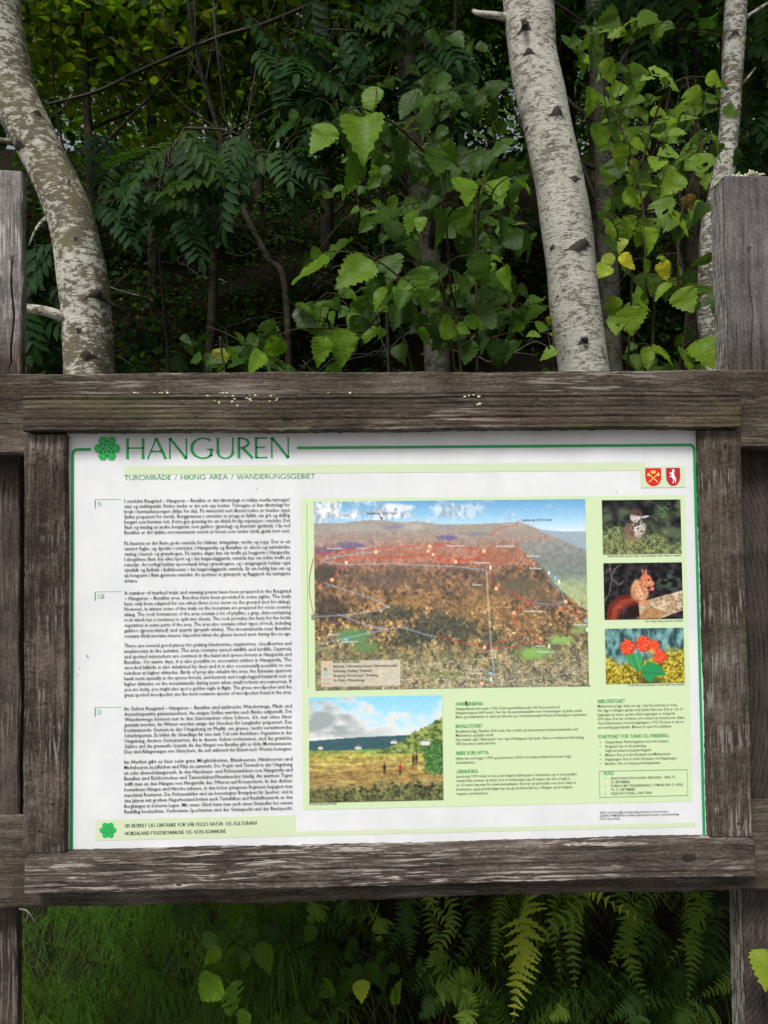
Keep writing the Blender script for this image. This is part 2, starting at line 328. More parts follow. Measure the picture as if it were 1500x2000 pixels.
# ------------------------------------------------------------------ the information board
board = thing('information_board', 'weathered timber information board with white printed hiking area panel', 'sign board', (0.03, 0.05, 0.0))
rng = np.random.RandomState(11)
def plank(name, x0, x1, y0, y1, z0, z1, mat, parent, axis='x', seed=0, bev=0.004, wob=0.0007, segs=70, rotz=0.0, crack=None):
    """lofted rounded-rectangle section with slightly uneven faces and nibbled edges"""
    c = np.array([(x0 + x1) / 2, (y0 + y1) / 2, (z0 + z1) / 2]); r = np.random.RandomState(seed)
    L = (x1 - x0) if axis == 'x' else (z1 - z0); a = (z1 - z0) / 2 if axis == 'x' else (x1 - x0) / 2; b = (y1 - y0) / 2
    na, nb = 14, 5
    sec = []
    for k in range(na + 1): sec.append((-a + bev + (2 * a - 2 * bev) * k / na, -b))
    sec.append((a - bev * .3, -b + bev * .3))
    for k in range(nb + 1): sec.append((a, -b + bev + (2 * b - 2 * bev) * k / nb))
    sec.append((a - bev * .3, b - bev * .3))
    for k in range(na + 1): sec.append((a - bev - (2 * a - 2 * bev) * k / na, b))
    sec.append((-a + bev * .3, b - bev * .3))
    for k in range(nb + 1): sec.append((-a, b - bev - (2 * b - 2 * bev) * k / nb))
    sec.append((-a + bev * .3, -b + bev * .3))
    S = np.array(sec); m = len(S); V = []
    ph = r.rand(8) * 6.28; tt = np.concatenate([[0, bev / L], np.linspace(2.5 * bev / L, 1 - 2.5 * bev / L, segs), [1 - bev / L, 1]])
    low = r.randn(m) * wob * 0.8
    for i, t in enumerate(tt):
        s = L * (t - 0.5); k = 1.0
        inset = bev * 0.5 if i in (0, len(tt) - 1) else 0.0
        P = S.copy(); P[:, 0] -= np.sign(P[:, 0]) * inset * (np.abs(S[:, 0]) > a * 0.9); P[:, 1] -= np.sign(P[:, 1]) * inset * (np.abs(S[:, 1]) > b * 0.8)
        P[:, 0] += wob * (1.3 * math.sin(s * 7 + ph[0]) + 0.8 * math.sin(s * 23 + ph[1])) + wob * 0.7 * r.randn(m) * (np.abs(S[:, 0]) > a - bev * 1.5)
        P[:, 1] += wob * (math.sin(s * 5 + ph[2]) + 0.6 * math.sin(s * 31 + ph[3])) + low + wob * 0.3 * r.randn(m)
        if crack is not None:
            cx = crack[0] + 0.004 * math.sin(s * 14) + 0.002 * math.sin(s * 51)
            if crack[1] < s < crack[2]:
                j = int(np.argmin(np.abs(S[:na + 1, 0] - crack[0]))); P[j, 0] = cx; P[j, 1] += 0.014
                P[j - 1, 0] = cx - 0.0022; P[j + 1, 0] = cx + 0.0022
        for (p, q) in P: V.append((s, q, p) if axis == 'x' else (p, q, s))
    n = len(tt); F = [(i * m + k, (i + 1) * m + k, (i + 1) * m + (k + 1) % m, i * m + (k + 1) % m) for i in range(n - 1) for k in range(m)]
    F.append(tuple(range(m))); F.append(tuple(range((n - 1) * m + m - 1, (n - 1) * m - 1, -1)))
    if axis == 'x': F = [f[::-1] for f in F]
    V = np.array(V)
    if rotz:
        cr, sr = math.cos(rotz), math.sin(rotz); V = np.stack([V[:, 0] * cr - V[:, 1] * sr, V[:, 0] * sr + V[:, 1] * cr, V[:, 2]], -1)
    return obj(name, V + c, F, M[mat], parent, org=c, smooth=False)
def X0(px, py, Y): return at(px, py, Y)[0]
def Z0(px, py, Y): return at(px, py, Y)[2]
# posts (behind the rails)
yl = 0.064
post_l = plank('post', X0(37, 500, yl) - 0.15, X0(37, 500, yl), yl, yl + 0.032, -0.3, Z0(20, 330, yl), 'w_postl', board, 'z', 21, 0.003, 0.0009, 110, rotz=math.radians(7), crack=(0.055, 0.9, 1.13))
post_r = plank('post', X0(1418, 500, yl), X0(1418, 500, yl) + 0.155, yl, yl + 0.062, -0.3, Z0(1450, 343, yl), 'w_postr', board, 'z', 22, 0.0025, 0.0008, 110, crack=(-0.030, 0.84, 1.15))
yr = 0.006
xl, xr = X0(-95, 800, yr), X0(1590, 800, yr)
plank('upper_rail', xl, xr, yr, 0.051, Z0(750, 881, yr), Z0(750, 726, yr), 'w_rail', board, 'x', 23, 0.004, 0.0008, 160)
plank('lower_rail', xl, xr, yr, 0.051, Z0(20, 1776, yr), Z0(20, 1606, yr), 'w_low', board, 'x', 24, 0.005, 0.0009, 160)
yt = -0.034
top = plank('frame_top', X0(45, 800, yt), X0(1447, 800, yt), yt, 0.0035, Z0(750, 839, yt), Z0(750, 767, yt), 'w_top', board, 'x', 25, 0.0022, 0.0008, 160)
ys_ = -0.018
zt = Z0(750, 839, yt) - 0.002; yb = -0.038
zb_top = at(142, 1660, 0)[2] + 0.0005
side_l = plank('frame_side', X0(47, 1200, ys_), X0(128, 1200, ys_), ys_, 0.0035, zb_top + 0.001, zt, 'w_side', board, 'z', 26, 0.0022, 0.0007, 110)
side_r = plank('frame_side', X0(1377, 1240, ys_), X0(1458, 1240, ys_), ys_, 0.0035, zb_top + 0.001, zt, 'w_side2', board, 'z', 27, 0.0022, 0.0007, 110)
bot = plank('frame_bottom', X0(48, 1700, yb), X0(1475, 1680, yb), yb, 0.0035, Z0(48, 1748, yb), zb_top, 'w_bottom', board, 'x', 28, 0.0024, 0.0008, 160)
# nails
def nail(px, py, Y, parent, r=0.0028):
    p = at(px, py, Y); mb = MB(); n = 8
    V = [(p[0], p[1] - 0.0012, p[2])] + [(p[0] + r * math.cos(k * 6.283 / n), p[1] - 0.0006, p[2] + r * math.sin(k * 6.283 / n)) for k in range(n)] + [(p[0] + r * math.cos(k * 6.283 / n), p[1] + 0.002, p[2] + r * math.sin(k * 6.283 / n)) for k in range(n)]
    F = [(0, 1 + (k + 1) % n, 1 + k) for k in range(n)] + [(1 + k, 1 + (k + 1) % n, 1 + n + (k + 1) % n, 1 + n + k) for k in range(n)]
    mb.add(V, F); return mb.build('nail_head', M['iron'], parent)
for q in ((65, 878), (67, 907), (76, 1622), (103, 1570)): nail(*q, ys_, side_l)
for q in ((1416, 868), (1442, 1608)): nail(*q, ys_, side_r)
for q in ((72, 786), (252, 829), (383, 813), (1047, 779), (1415, 788)): nail(*q, yt, top, 0.0034 if q[0] == 1047 else 0.0024)
for q in ((88, 1722), (200, 1719), (497, 1709), (1452, 1690)): nail(*q, yb, bot)

# the printed panel: a 3 mm sheet, print as thin layers on its face
def rect_px(x0, y0, x1, y1):
    a = at(x0, y0, 0); b = at(x1, y1, 0); return a[0], b[2], b[0], a[2]      # xmin zmin xmax zmax
px0, pz0, px1, pz1 = at(128, 1700, 0)[0], zb_top - 0.012, at(1386, 1640, 0)[0] + 0.004, at(750, 838, 0)[2]
def box(x0, x1, y0, y1, z0, z1):
    V = [(x, y, z) for x in (x0, x1) for y in (y0, y1) for z in (z0, z1)]
    return V, [(0, 1, 3, 2), (4, 6, 7, 5), (0, 4, 5, 1), (2, 3, 7, 6), (0, 2, 6, 4), (1, 5, 7, 3)]
g = NG('panel_white'); co = g.coord()
dirt = g.ramp(g.noise(co, 9, 6, 0.65), [(0.35, (0.70, 0.715, 0.735)), (0.7, (0.79, 0.80, 0.815))])
spk = g.ramp(g.noise(co, 160, 2, 0.5), [(0.735, 0.0), (0.76, 1.0)])
zsep = g.n('SeparateXYZ'); g.l(co, zsep.inputs[0])
stn = g.ramp(g.noise(g.mapping(co, (16, 16, 2.2)), 1.0, 5, 0.65), [(0.5, 0.0), (0.75, 1.0)]); dirt = g.mix(g.math('MULTIPLY', stn, 0.22), dirt, (0.55, 0.55, 0.50))
dirt = g.mix(g.math('MULTIPLY', spk, 0.45), dirt, (0.35, 0.34, 0.30))
g.l(dirt, g.p.inputs['Base Color']); g.p.inputs['Roughness'].default_value = 0.32; g.p.inputs['Specular IOR Level'].default_value = 0.35
M['panel'] = g.m
cpan = ((px0 + px1) / 2, 0, (pz0 + pz1) / 2)
V, F = box(px0, px1, 0.0, 0.0032, pz0, pz1)
panel = obj('panel', V, F, M['panel'], board, org=cpan, smooth=False)
panel['label'] = 'white printed panel with text, photographs and a green border line'
def ink(name, rgb): 
    M[name] = flat(name, lin(rgb), 0.35, 0.35)
ink('ink_green', (38, 158, 88)); ink('ink_logo', (20, 178, 84)); ink('ink_logo_hi', (90, 222, 130)); ink('ink_pale', (207, 221, 186)); ink('ink_field', (207, 226, 182)); ink('ink_text', (58, 59, 60))
ink('ink_col', (88, 104, 76)); ink('ink_red', (216, 40, 44)); ink('ink_red2', (186, 38, 58)); ink('ink_gold', (246, 214, 110)); ink('ink_white', (240, 240, 240)); ink('ink_head', (96, 172, 106)); ink('ink_mid', (120, 150, 120)); ink('ink_label', (240, 240, 232)); ink('ink_box', (178, 206, 146)); ink('ink_stamp', (84, 72, 60))
LY = 0.0004
class Print(MB):
    def poly(s, pts, layer):        # pts in panel world x,z
        s.add([(p[0], -LY * layer, p[1]) for p in pts], [tuple(range(len(pts)))])
    def rect(s, x0, z0, x1, z1, layer): s.poly([(x0, z0), (x1, z0), (x1, z1), (x0, z1)], layer)
    def line(s, pts, w, layer, closed=False):
        pts = [np.array(p, float) for p in pts]; n = len(pts); L = []; R_ = []
        for i, p in enumerate(pts):
            a = pts[(i - 1) % n] if (i > 0 or closed) else p; b = pts[(i + 1) % n] if (i < n - 1 or closed) else p
            d0 = p - a; d1 = b - p; d0 = d0 / (np.linalg.norm(d0) or 1); d1 = d1 / (np.linalg.norm(d1) or 1)
            t = d0 + d1; t = t / (np.linalg.norm(t) or 1); nn = np.array([-t[1], t[0]]); k = 1.0
            if d0.any() and d1.any(): k = 1 / max(0.4, abs(float(np.dot(t, d1))))
            ww = w[i] if hasattr(w, '__len__') else w
            L.append(p + nn * ww * 0.5 * k); R_.append(p - nn * ww * 0.5 * k)
        V = [(q[0], -LY * layer, q[1]) for q in L] + [(q[0], -LY * layer, q[1]) for q in R_]
        F = [(i, n + i, n + i + 1, i + 1) for i in range(n - 1)]
        if closed: F.append((n - 1, 2 * n - 1, n, 0))
        s.add(V, F)
    def done(s, name, mat, label=None):
        o = s.build(name, M[mat], panel, smooth=False)
        if label: o['label'] = label
        return o
def P2(px, py): q = at(px, py, 0); return np.array([q[0], q[2]])
# border line with rounded top corners
def arc_pts(c, r, a0, a1, n=8): return [(c[0] + r * math.cos(math.radians(a0 + (a1 - a0) * k / n)), c[1] + r * math.sin(math.radians(a0 + (a1 - a0) * k / n))) for k in range(n + 1)]
TLc, TRc, BLc, BRc = P2(140, 876), P2(1355.5, 871), P2(142, 1660), P2(1375, 1632)
zt_ = (TLc[1] + TRc[1]) / 2; xl_ = (TLc[0] + BLc[0]) / 2; xr_ = (TRc[0] + BRc[0]) / 2; zb_ = zb_top - 0.004
p = Print(); r_ = 0.009
p.line([(xl_, zb_)] + arc_pts((xl_ + r_, zt_ - r_), r_, 180, 90) + [(P2(178, 876)[0], zt_)], 0.0056, 1); p.done('border_line', 'ink_green')
p = Print(); p.line([(P2(580, 873)[0], zt_)] + arc_pts((xr_ - r_, zt_ - r_), r_, 90, 0) + [(xr_, zb_)], 0.0056, 1); p.done('border_line', 'ink_green')
p = Print(); a = P2(243, 911); b = P2(1250, 918); p.rect(a[0], b[1] - 0.001, b[0] + 0.01, a[1], 1); p.done('pale_bar', 'ink_pale')
# bottom bar and box
a = P2(186, 1601); b = P2(186, 1642); c_ = P2(577, 1600); d_ = P2(1357, 1613)
p = Print(); p.rect(a[0], b[1], c_[0], a[1], 1); p.rect(c_[0], b[1], d_[0], b[1] + 0.0085, 1); p.done('pale_footer_bar', 'ink_pale')
fbox = (a[0], b[1], c_[0], a[1])
# field behind photographs and crest box
gx0, gz0, gx1, gz1 = P2(587, 974)[0], P2(1345, 1565)[1], (P2(1338, 974)[0] + P2(1353, 1564)[0]) / 2, P2(587, 974)[1]
p = Print(); p.rect(gx0, gz0, gx1, gz1, 1); p.done('pale_green_field', 'ink_field')
p = Print(); p.line([(gx0 + 0.012, gz1 - 0.007), (gx0 + 0.012, P2(600, 1343)[1])], 0.0007, 2); p.done('hair_line', 'ink_mid')
ca, cb = P2(1250, 911), P2(1338, 952)
p = Print(); p.rect(ca[0], cb[1], cb[0], ca[1], 2); p.done('crest_field', 'ink_pale')

# ---- stroke capitals: humanist thick and thin letters, unit cap height
def _arc(cx, cy, rx, ry, a0, a1, t, n=20):
    pts = []; ws = []
    for k in range(n + 1):
        a = math.radians(a0 + (a1 - a0) * k / n); pts.append((cx + rx * math.cos(a), cy + ry * math.sin(a))); ws.append(0.6 * t + 0.55 * t * abs(math.cos(a)) ** 1.5)
    return pts, ws
def _ln(x0, y0, x1, y1, t, flare=1.25):
    pts = [(x0 + (x1 - x0) * k, y0 + (y1 - y0) * k) for k in (0, 0.08, 0.3, 0.7, 0.92, 1)]; return pts, [t * q for q in (flare, 1.05, 0.95, 0.95, 1.05, flare)]
def glyph(ch, T=0.105, N=0.07):
    L = _ln; A = _arc
    G = {
     'A': ([L(0.02, 0, .34, 1, N), L(.34, 1.0, .70, 0, T), L(.14, .36, .56, .36, N)], .72),
     'B': ([L(.08, 0, .08, 1, T), A(.10, .76, .30, .22, 90, -90, N * 1.15), A(.10, .28, .38, .26, 90, -90, N * 1.2), L(.06, .98, .14, .98, N), L(.06, .02, .14, .02, N)], .54),
     'C': ([A(.47, .5, .42, .48, 48, 312, T)], .80),
     'D': ([L(.08, 0, .08, 1, T), A(.12, .5, .58, .48, 90, -90, T * .95), L(.06, .98, .16, .98, N), L(.06, .02, .16, .02, N)], .76),
     'E': ([L(.08, 0, .08, 1, T), L(.08, .97, .48, .97, N), L(.08, .52, .42, .52, N), L(.08, .03, .50, .03, N)], .54),
     'F': ([L(.08, 0, .08, 1, T), L(.08, .97, .46, .97, N), L(.08, .52, .40, .52, N)], .50),
     'G': ([A(.47, .5, .42, .48, 48, 318, T), L(.78, .44, .78, .12, T), L(.62, .44, .86, .44, N)], .90),
     'H': ([L(.08, 0, .08, 1, T), L(.66, 0, .66, 1, T), L(.08, .53, .66, .53, N)], .76),
     'I': ([L(.08, 0, .08, 1, T)], .18),
     'J': ([L(.14, .1, .14, 1, T), A(.02, .1, .12, .22, 0, -70, N)], .24),
     'K': ([L(.08, 0, .08, 1, T), L(.10, .48, .50, 1, N), L(.12, .52, .58, 0, T)], .60),
     'L': ([L(.08, 0, .08, 1, T), L(.08, .03, .48, .03, N)], .50),
     'M': ([L(.06, 0, .14, 1, N), L(.14, 1, .44, .1, T), L(.44, .1, .76, 1, N), L(.76, 1, .84, 0, T)], .92),
     'N': ([L(.08, 0, .08, 1, N), L(.08, 1, .70, 0, T), L(.70, 0, .70, 1, N)], .80),
     'O': ([A(.48, .5, .43, .48, 0, 360, T, 32)], .96),
     'P': ([L(.08, 0, .08, 1, T), A(.10, .72, .36, .26, 90, -90, T * .9), L(.06, .97, .14, .97, N), L(.08, .46, .14, .46, N)], .50),
     'R': ([L(.08, 0, .08, 1, T), A(.10, .74, .34, .24, 90, -90, T * .9), L(.06, .97, .14, .97, N), L(.08, .50, .14, .50, N), L(.22, .50, .60, 0, T)], .60),
     'S': ([A(.27, .74, .20, .23, 40, 250, N * 1.25), A(.24, .27, .22, .25, 75, -145, N * 1.25), L(.19, .53, .31, .50, N * 1.4, 1.0)], .50),
     'T': ([L(.32, 0, .32, 1, T), L(.02, .97, .62, .97, N)], .62),
     'U': ([L(.08, .3, .08, 1, T), A(.36, .32, .28, .31, 180, 360, T * .9), L(.64, .3, .64, 1, N)], .74),
     'V': ([L(.02, 1, .34, 0, T), L(.34, 0, .64, 1, N)], .64),
     'W': ([L(.02, 1, .28, 0, T), L(.28, 0, .52, .95, N), L(.52, .95, .78, 0, T), L(.78, 0, 1.02, 1, N)], 1.04),
     'Y': ([L(.02, 1, .30, .46, T), L(.60, 1, .30, .46, N), L(.30, .48, .30, 0, T)], .60),
     '/': ([L(.02, -.05, .30, 1.02, N)], .36), '-': ([L(.04, .38, .30, .38, N)], .36), '.': ([L(.08, 0, .08, .1, T, 1)], .2), '!': ([L(.08, .28, .08, 1, T), L(.08, 0, .08, .1, T, 1)], .2), ':': ([L(.08, 0, .08, .1, T, 1), L(.08, .5, .08, .6, T, 1)], .2), ' ': ([], .36)}
    if ch == 'Å':
        s, w_ = glyph('A', T, N); return s + [_arc(.34, 1.14, .09, .09, 0, 360, N * .8, 12)], w_
    if ch == 'Ø':
        s, w_ = glyph('O', T, N); return s + [_ln(.2, -.05, .76, 1.05, N)], w_
    return G[ch]
def caps(pr, text, x0, z0, width, h, layer, T=0.105, N=0.07, sp=0.07):
    adv = [glyph(c, T, N)[1] + sp for c in text]; k = width / (sum(adv) - sp); x = 0.0
    for c, a in zip(text, adv):
        for pts, ws in glyph(c, T, N)[0]:
            pr.line([(x0 + (x + q[0]) * k, z0 + q[1] * h) for q in pts], [v * h * 0.5 + v * k * 0.5 for v in ws], layer)
        x += a
p = Print(); a = P2(245, 897); b = P2(568, 854); caps(p, 'HANGUREN', a[0], a[1], b[0] - a[0], b[1] - a[1], 1, 0.115, 0.07, 0.05); p.done('title_lettering', 'ink_green')
p = Print(); a = P2(243, 937.5); b = P2(615, 925.5); caps(p, 'TUROMRÅDE / HIKING AREA / WANDERUNGSGEBIET', a[0], a[1], b[0] - a[0], b[1] - a[1], 1, 0.17, 0.13, 0.08); p.done('subtitle_lettering', 'ink_head')
p = Print(); a = P2(244, 1617); b = P2(502, 1608); caps(p, 'VIS RESPEKT OG OMTANKE FOR VÅR FELLES NATUR- OG KULTURARV!', a[0], fbox[3] - 0.0158, b[0] - a[0], 0.0064, 2, 0.17, 0.13, 0.09)
b = P2(443, 1620); caps(p, 'HORDALAND FYLKESKOMMUNE OG VOSS KOMMUNE.', a[0], fbox[3] - 0.0300, b[0] - a[0], 0.0064, 2, 0.17, 0.13, 0.09); p.done('footer_lettering', 'ink_text')

# ---- six-petalled hexagon emblem
def emblem(cx, cz, R):
    a = Print(); b = Print(); rh = R * 0.356
    cs = [(cx, cz)] + [(cx + R * 0.62 * math.cos(math.radians(60 * k)), cz + R * 0.62 * math.sin(math.radians(60 * k))) for k in range(6)]
    for i, (x, z) in enumerate(cs):
        a.poly([(x + rh * math.cos(math.radians(60 * k)), z + rh * math.sin(math.radians(60 * k))) for k in range(6)], 3)
        for k in range(3):
            an = math.radians(120 * k + 60 + (0 if i % 2 else 60)); b.line([(x, z), (x + rh * .72 * math.cos(an), z + rh * .72 * math.sin(an))], rh * .13, 4)
    a.done('emblem', 'ink_logo'); b.done('emblem_lines', 'ink_logo_hi')
c = P2(209.5, 876); emblem(c[0], c[1], 0.0262)
c = P2(211, 1621); emblem(c[0], c[1], 0.0165)
# ---- language tabs
for t_, ty in (('N', 976), ('GB', 1156), ('D', 1382)):
    p = Print(); a = P2(186, ty); p.line([(a[0] + 0.050, a[1]), (a[0], a[1])], 0.0007, 1); p.line([(a[0], a[1] + 0.0003), (a[0], a[1] - 0.017)], 0.0022, 1)
    if t_ != 'GB': caps(p, t_, a[0] + 0.005, a[1] - 0.013, 0.007, 0.0088, 1, 0.13, 0.1)
    else: caps(p, t_, a[0] + 0.005, a[1] - 0.013, 0.0125, 0.0088, 1, 0.13, 0.1)
    p.done('language_tab', 'ink_head')
# ---- crests
def shield(x0, x1, z0, z1, mat):
    p = Print(); cx = (x0 + x1) / 2; h = z1 - z0; wd = (x1 - x0) / 2
    pts = [(x0, z1), (x0, z0 + h * .52)] + [(cx - wd * math.cos(math.radians(a)) , z0 + h * .52 * (1 - math.sin(math.radians(a)))) for a in range(12, 90, 13)] + [(cx, z0)]
    pts += [(2 * cx - q[0], q[1]) for q in pts[-2::-1]]
    p.poly(pts, 3); p.done('crest_shield', mat)
a = P2(1259.5, 914.5); b = P2(1291.5, 949.5); shield(a[0], b[0], b[1], a[1], 'ink_red'); cx, cz, hw, hh = (a[0] + b[0]) / 2, (a[1] + b[1]) / 2, (b[0] - a[0]) / 2, (a[1] - b[1]) / 2
p = Print()
for s in (-1, 1):
    p.line([(cx - s * hw * .55, cz - hh * .55), (cx + s * hw * .55, cz + hh * .32)], hw * .11, 4)
    p.poly([(cx + s * hw * .36, cz + hh * .30), (cx + s * hw * .50, cz + hh * .12), (cx + s * hw * .80, cz + hh * .16), (cx + s * hw * .66, cz + hh * .52)], 5)
p.poly([(cx - hw * .26, cz + hh * .42), (cx + hw * .26, cz + hh * .42), (cx + hw * .34, cz + hh * .78), (cx + hw * .14, cz + hh * .58), (cx, cz + hh * .82), (cx - hw * .14, cz + hh * .58), (cx - hw * .34, cz + hh * .78)], 4); p.done('crest_axes', 'ink_gold')
a = P2(1300, 914); b = P2(1328.5, 949); shield(a[0], b[0], b[1], a[1], 'ink_red2'); cx, cz, hw, hh = (a[0] + b[0]) / 2, (a[1] + b[1]) / 2, (b[0] - a[0]) / 2, (a[1] - b[1]) / 2
p = Print(); st = [(-.15, .80), (.12, .86), (.22, .62), (.10, .50), (.16, .20), (.30, -.02), (.40, -.30), (.34, -.62), (.22, -.62), (.24, -.34), (.08, -.20), (.10, -.50), (-.02, -.74), (-.12, -.70), (-.02, -.46), (-.10, -.14), (-.22, .02), (-.46, -.06), (-.48, .06), (-.24, .18), (-.20, .34), (-.50, .32), (-.52, .44), (-.18, .50), (-.10, .60)]
p.poly([(cx + q[0] * hw, cz + q[1] * hh) for q in st], 4); p.done('crest_animal', 'ink_white')

# ---- body text: every line fitted to its measured length
LINES = []      # (text, x, z, width or None, size, group)
def para(lines, px, py, px1, pitch, grp, last=None, size=0.0098):
    a = P2(px, py); w_ = P2(px1, py)[0] - a[0]
    for i, t_ in enumerate(lines):
        wd = w_
        if last and i in last: wd = w_ * last[i]
        LINES.append((t_, a[0], a[1] - i * pitch - 0.0032, wd, size, grp))
N1 = ["I området Raugstad – Hanguren – Bavallen er det tilrettelagt ei rekkje merka turvegar/", "stiar og utsiktspunkt. Nokre stader er det sett opp benkar. Turvegane er kun tilrettelagt for", "bruk i barmarksesongen (ikkje for ski). På vinterstid vert likevel nokre av trasåne oppå", "fjellet preparert for turski. Berggrunnen i området er prega av fyllitt, ein grå og skifrig", "bergart som forvitrar lett. Dette gjev grunnlag for ein tildels frodig vegetasjon i området. Det", "finst og innslag av andre bergartar som gabbro (grønleg) og kvartsitt (gråkvit). I lia ved", "Bavallen er det tjukke morenemassar avsett av breen som under istida gjekk mot vest."]
N2 = ["På hausten er det fleire gode område for blåbær, bringebær, molte og sopp. Det er eit", "variert fugle- og dyreliv i området. I Hangurslia og Bavallen er ekorn og nøttekråke", "vanleg i hassel- og granskogen. På varme dagar kan ein treffe på hoggorm i Hangurslia.", "I skogsliene finst det elles hjort og i dei høgareliggjande områda kan ein tidvis treffe på", "reinsdyr. Av rovfugl hekkar sporvehauk årleg i granskogane, og i smågnagarår hekkar også", "tårnfalk og fjellvåk i fjellskrentar i dei høgareliggjande områda. Er ein heldig kan ein og", "sjå kongeørn i flukt gjennom området. Av spettene er grønspett og flaggspett dei vanlegaste", "artane."]
E1 = ["A number of marked trails and viewing points have been prepared in the Raugstad", "– Hanguren – Bavallen area. Benches have been provided in some sights. The trails", "have only been adapted for use when there is no snow on the ground (not for skiing).", "However, in winter some of the trails on the mountain are prepared for cross country", "skiing. The rock formations of the area contain a lot of phyllite, a gray, slate-containing", "rock which has a tendency to split into sheets. The rock provides the basis for the fertile", "vegetation in some parts of the area. The area also contains other types of rock, including", "gabbro (green-tinted) and quartz (greyish white). The mountainside near Bavallen", "contains thick moraine masses deposited when the glacier moved west during the ice age."]
E2 = ["There are several good places for picking blueberries, raspberries, cloudberries and", "mushrooms in the autumn. The area contains varied wildlife and birdlife. Squirrels", "and spotted nutcrackers are common in the hazel and spruce forests in Hangurslia and", "Bavallen. On warm days, it is also possible to encounter adders in Hangurslia. The", "wooded hillside is also inhabited by deer and it is also occasionally possible to see", "reindeer at higher altitudes. Birds of prey also inhabit the area; the Eurasian sparrow", "hawk nests annually in the spruce forests, and kestrels and rough-legged buzzards nest at", "higher altitudes on the mountainside during years when small rodents are numerous. If", "you are lucky, you might also spot a golden eagle in flight. The green woodpecker and the", "great spotted woodpecker are the most common species of woodpecker found in the area."]
D1 = ["Im Gebiet Raugstad – Hanguren – Bavallen sind zahlreiche Wanderwege, Pfade und", "Aussichtspunkte gekennzeichnet. An einigen Stellen wurden auch Bänke aufgestellt. Die", "Wanderwege können nur in den Saisonzeiten ohne Schnee, d.h. nur ohne Skier", "genutzt werden. Im Winter werden einige der Strecken für Langläufer präpariert. Das", "bestimmende Gestein in der Umgebung ist Phyllit, ein graues, leicht verwitterndes", "Schiefergestein. Es bildet die Grundlage für eine zum Teil sehr fruchtbare Vegetation in der", "Umgebung. Andere Gesteinsarten, die in diesem Gebiet vorkommen, sind das grünliche", "Gabbro und das grauweiße Quarzit. An den Hängen von Bavallen gibt es dicke Moränenmassen.", "Dies sind Ablagerungen von Gletschern, die sich während der Eiszeit nach Westen bewegten."]
D2 = ["Im Herbst gibt es hier sehr gute Möglichkeiten, Blaubeeren, Himbeeren und", "Moltebeeren zu pflücken und Pilze zu sammeln. Die Vogel- und Tierwelt in der Umgebung", "ist sehr abwechslungsreich. In den Haselnuss- und Fichtenwäldern von Hangurslia und", "Bavallen sind Eichhörnchen und Tannenhäher/Nussknacker häufig. An warmen Tagen", "trifft man an den Hängen von Hangurslia des Öfteren auf Kreuzottern. In den dichter", "bewaldeten Hängen sind Hirsche zuhause, in den höher gelegenen Regionen begegnet man", "manchmal Rentieren. Die Fichtenwälder sind ein bevorzugtes Brutgebiet für Sperber, und in", "den Jahren mit großem Nagerbestand brüten auch Turmfalken und Raufußbussarde an den", "Berghängen in höheren Lagen. Mit etwas Glück kann man auch einen Steinadler bei seinem", "Raubflug beobachten. Verbreitete Spechtarten sind der Grünspecht und der Buntspecht."]
def zpitch(p0, p1, n): return (P2(243, p0)[1] - P2(243, p1)[1]) / (n - 1)
para(N1, 243, 978.6, 566, zpitch(978.6, 1039.8, 7), 'text_paragraph.n1')
para(N2, 243, 1061, 567, zpitch(1061, 1134, 8), 'text_paragraph.n2', {7: 0.082})
para(E1, 243, 1158, 568, zpitch(1158, 1242, 9), 'text_paragraph.e1')
para(E2, 243, 1261, 569, zpitch(1261, 1357, 10), 'text_paragraph.e2')
para(D1, 243, 1384, 570, zpitch(1384, 1468, 9), 'text_paragraph.d1')
para(D2, 243, 1488, 571, zpitch(1488, 1585, 10), 'text_paragraph.d2')
def free(t_, px, py, px1, size, grp):
    a = P2(px, py); b = P2(px1, py); LINES.append((t_, a[0], a[1] - size * 0.32, b[0] - a[0], size, grp))
def block(lines, px, py, pitch, size, grp):
    for i, (t_, x1) in enumerate(lines): free(t_, px, py + i * pitch, x1, size, grp + '.%d' % int(py * 10))
block([("Hangursbanen vart opna i 1963. Denne gondolbanen går i frå Voss sentrum til", 1093), ("Hangurstoppen (660 moh). Her har du panoramautsikt over Vossevangen og fjella rundt.", 1137), ("Bana og restauranten er open på vinteren og i sommarsesongen frå juni til byrjinga av september.", 1147)], 890, 1384, 7.9, 0.0072, 'text_column.a')
block([("Bavallstunet ligg i Bavallen (300 moh). Her er kafé og uteservering med panoramautsikt over", 1129), ("Melsvatnet og fjella rundt.", 964), ("Her startar også \"Skiarenaen\" som opp til Hanguren (på kart). Stien er merka med blå maling.", 1141), ("OBS! Denne stien er stedvis svært bratt.", 968)], 890, 1428, 8.1, 0.0072, 'text_column.a')
block([("Hytta vart sett bygd i 1974 og nyrenovert i 2000 vert nytta av Røde Kors kvar helg i", 1116), ("vinterhalvåret.", 928)], 890, 1481, 8.2, 0.0072, 'text_column.a')
block([("Lønahorgi (1410 moh) er ein av dei høgaste fjelltoppane i kommunen og er eit populært", 1126), ("turmål både sommar og vinter. Det er merka løype opp til toppen der det er bygd ei", 1113), ("ca. 10 meter høg mast for telekommunikasjon. Her har ein god utsikt over store delar av", 1125), ("kommunen, og på godvêrsdagar kan ein sjå dei fleste fjell m.a. Vikingen og dei høgaste", 1118), ("toppane i Jotunheimen.", 953)], 891, 1516, 8.4, 0.0072, 'text_column.a')
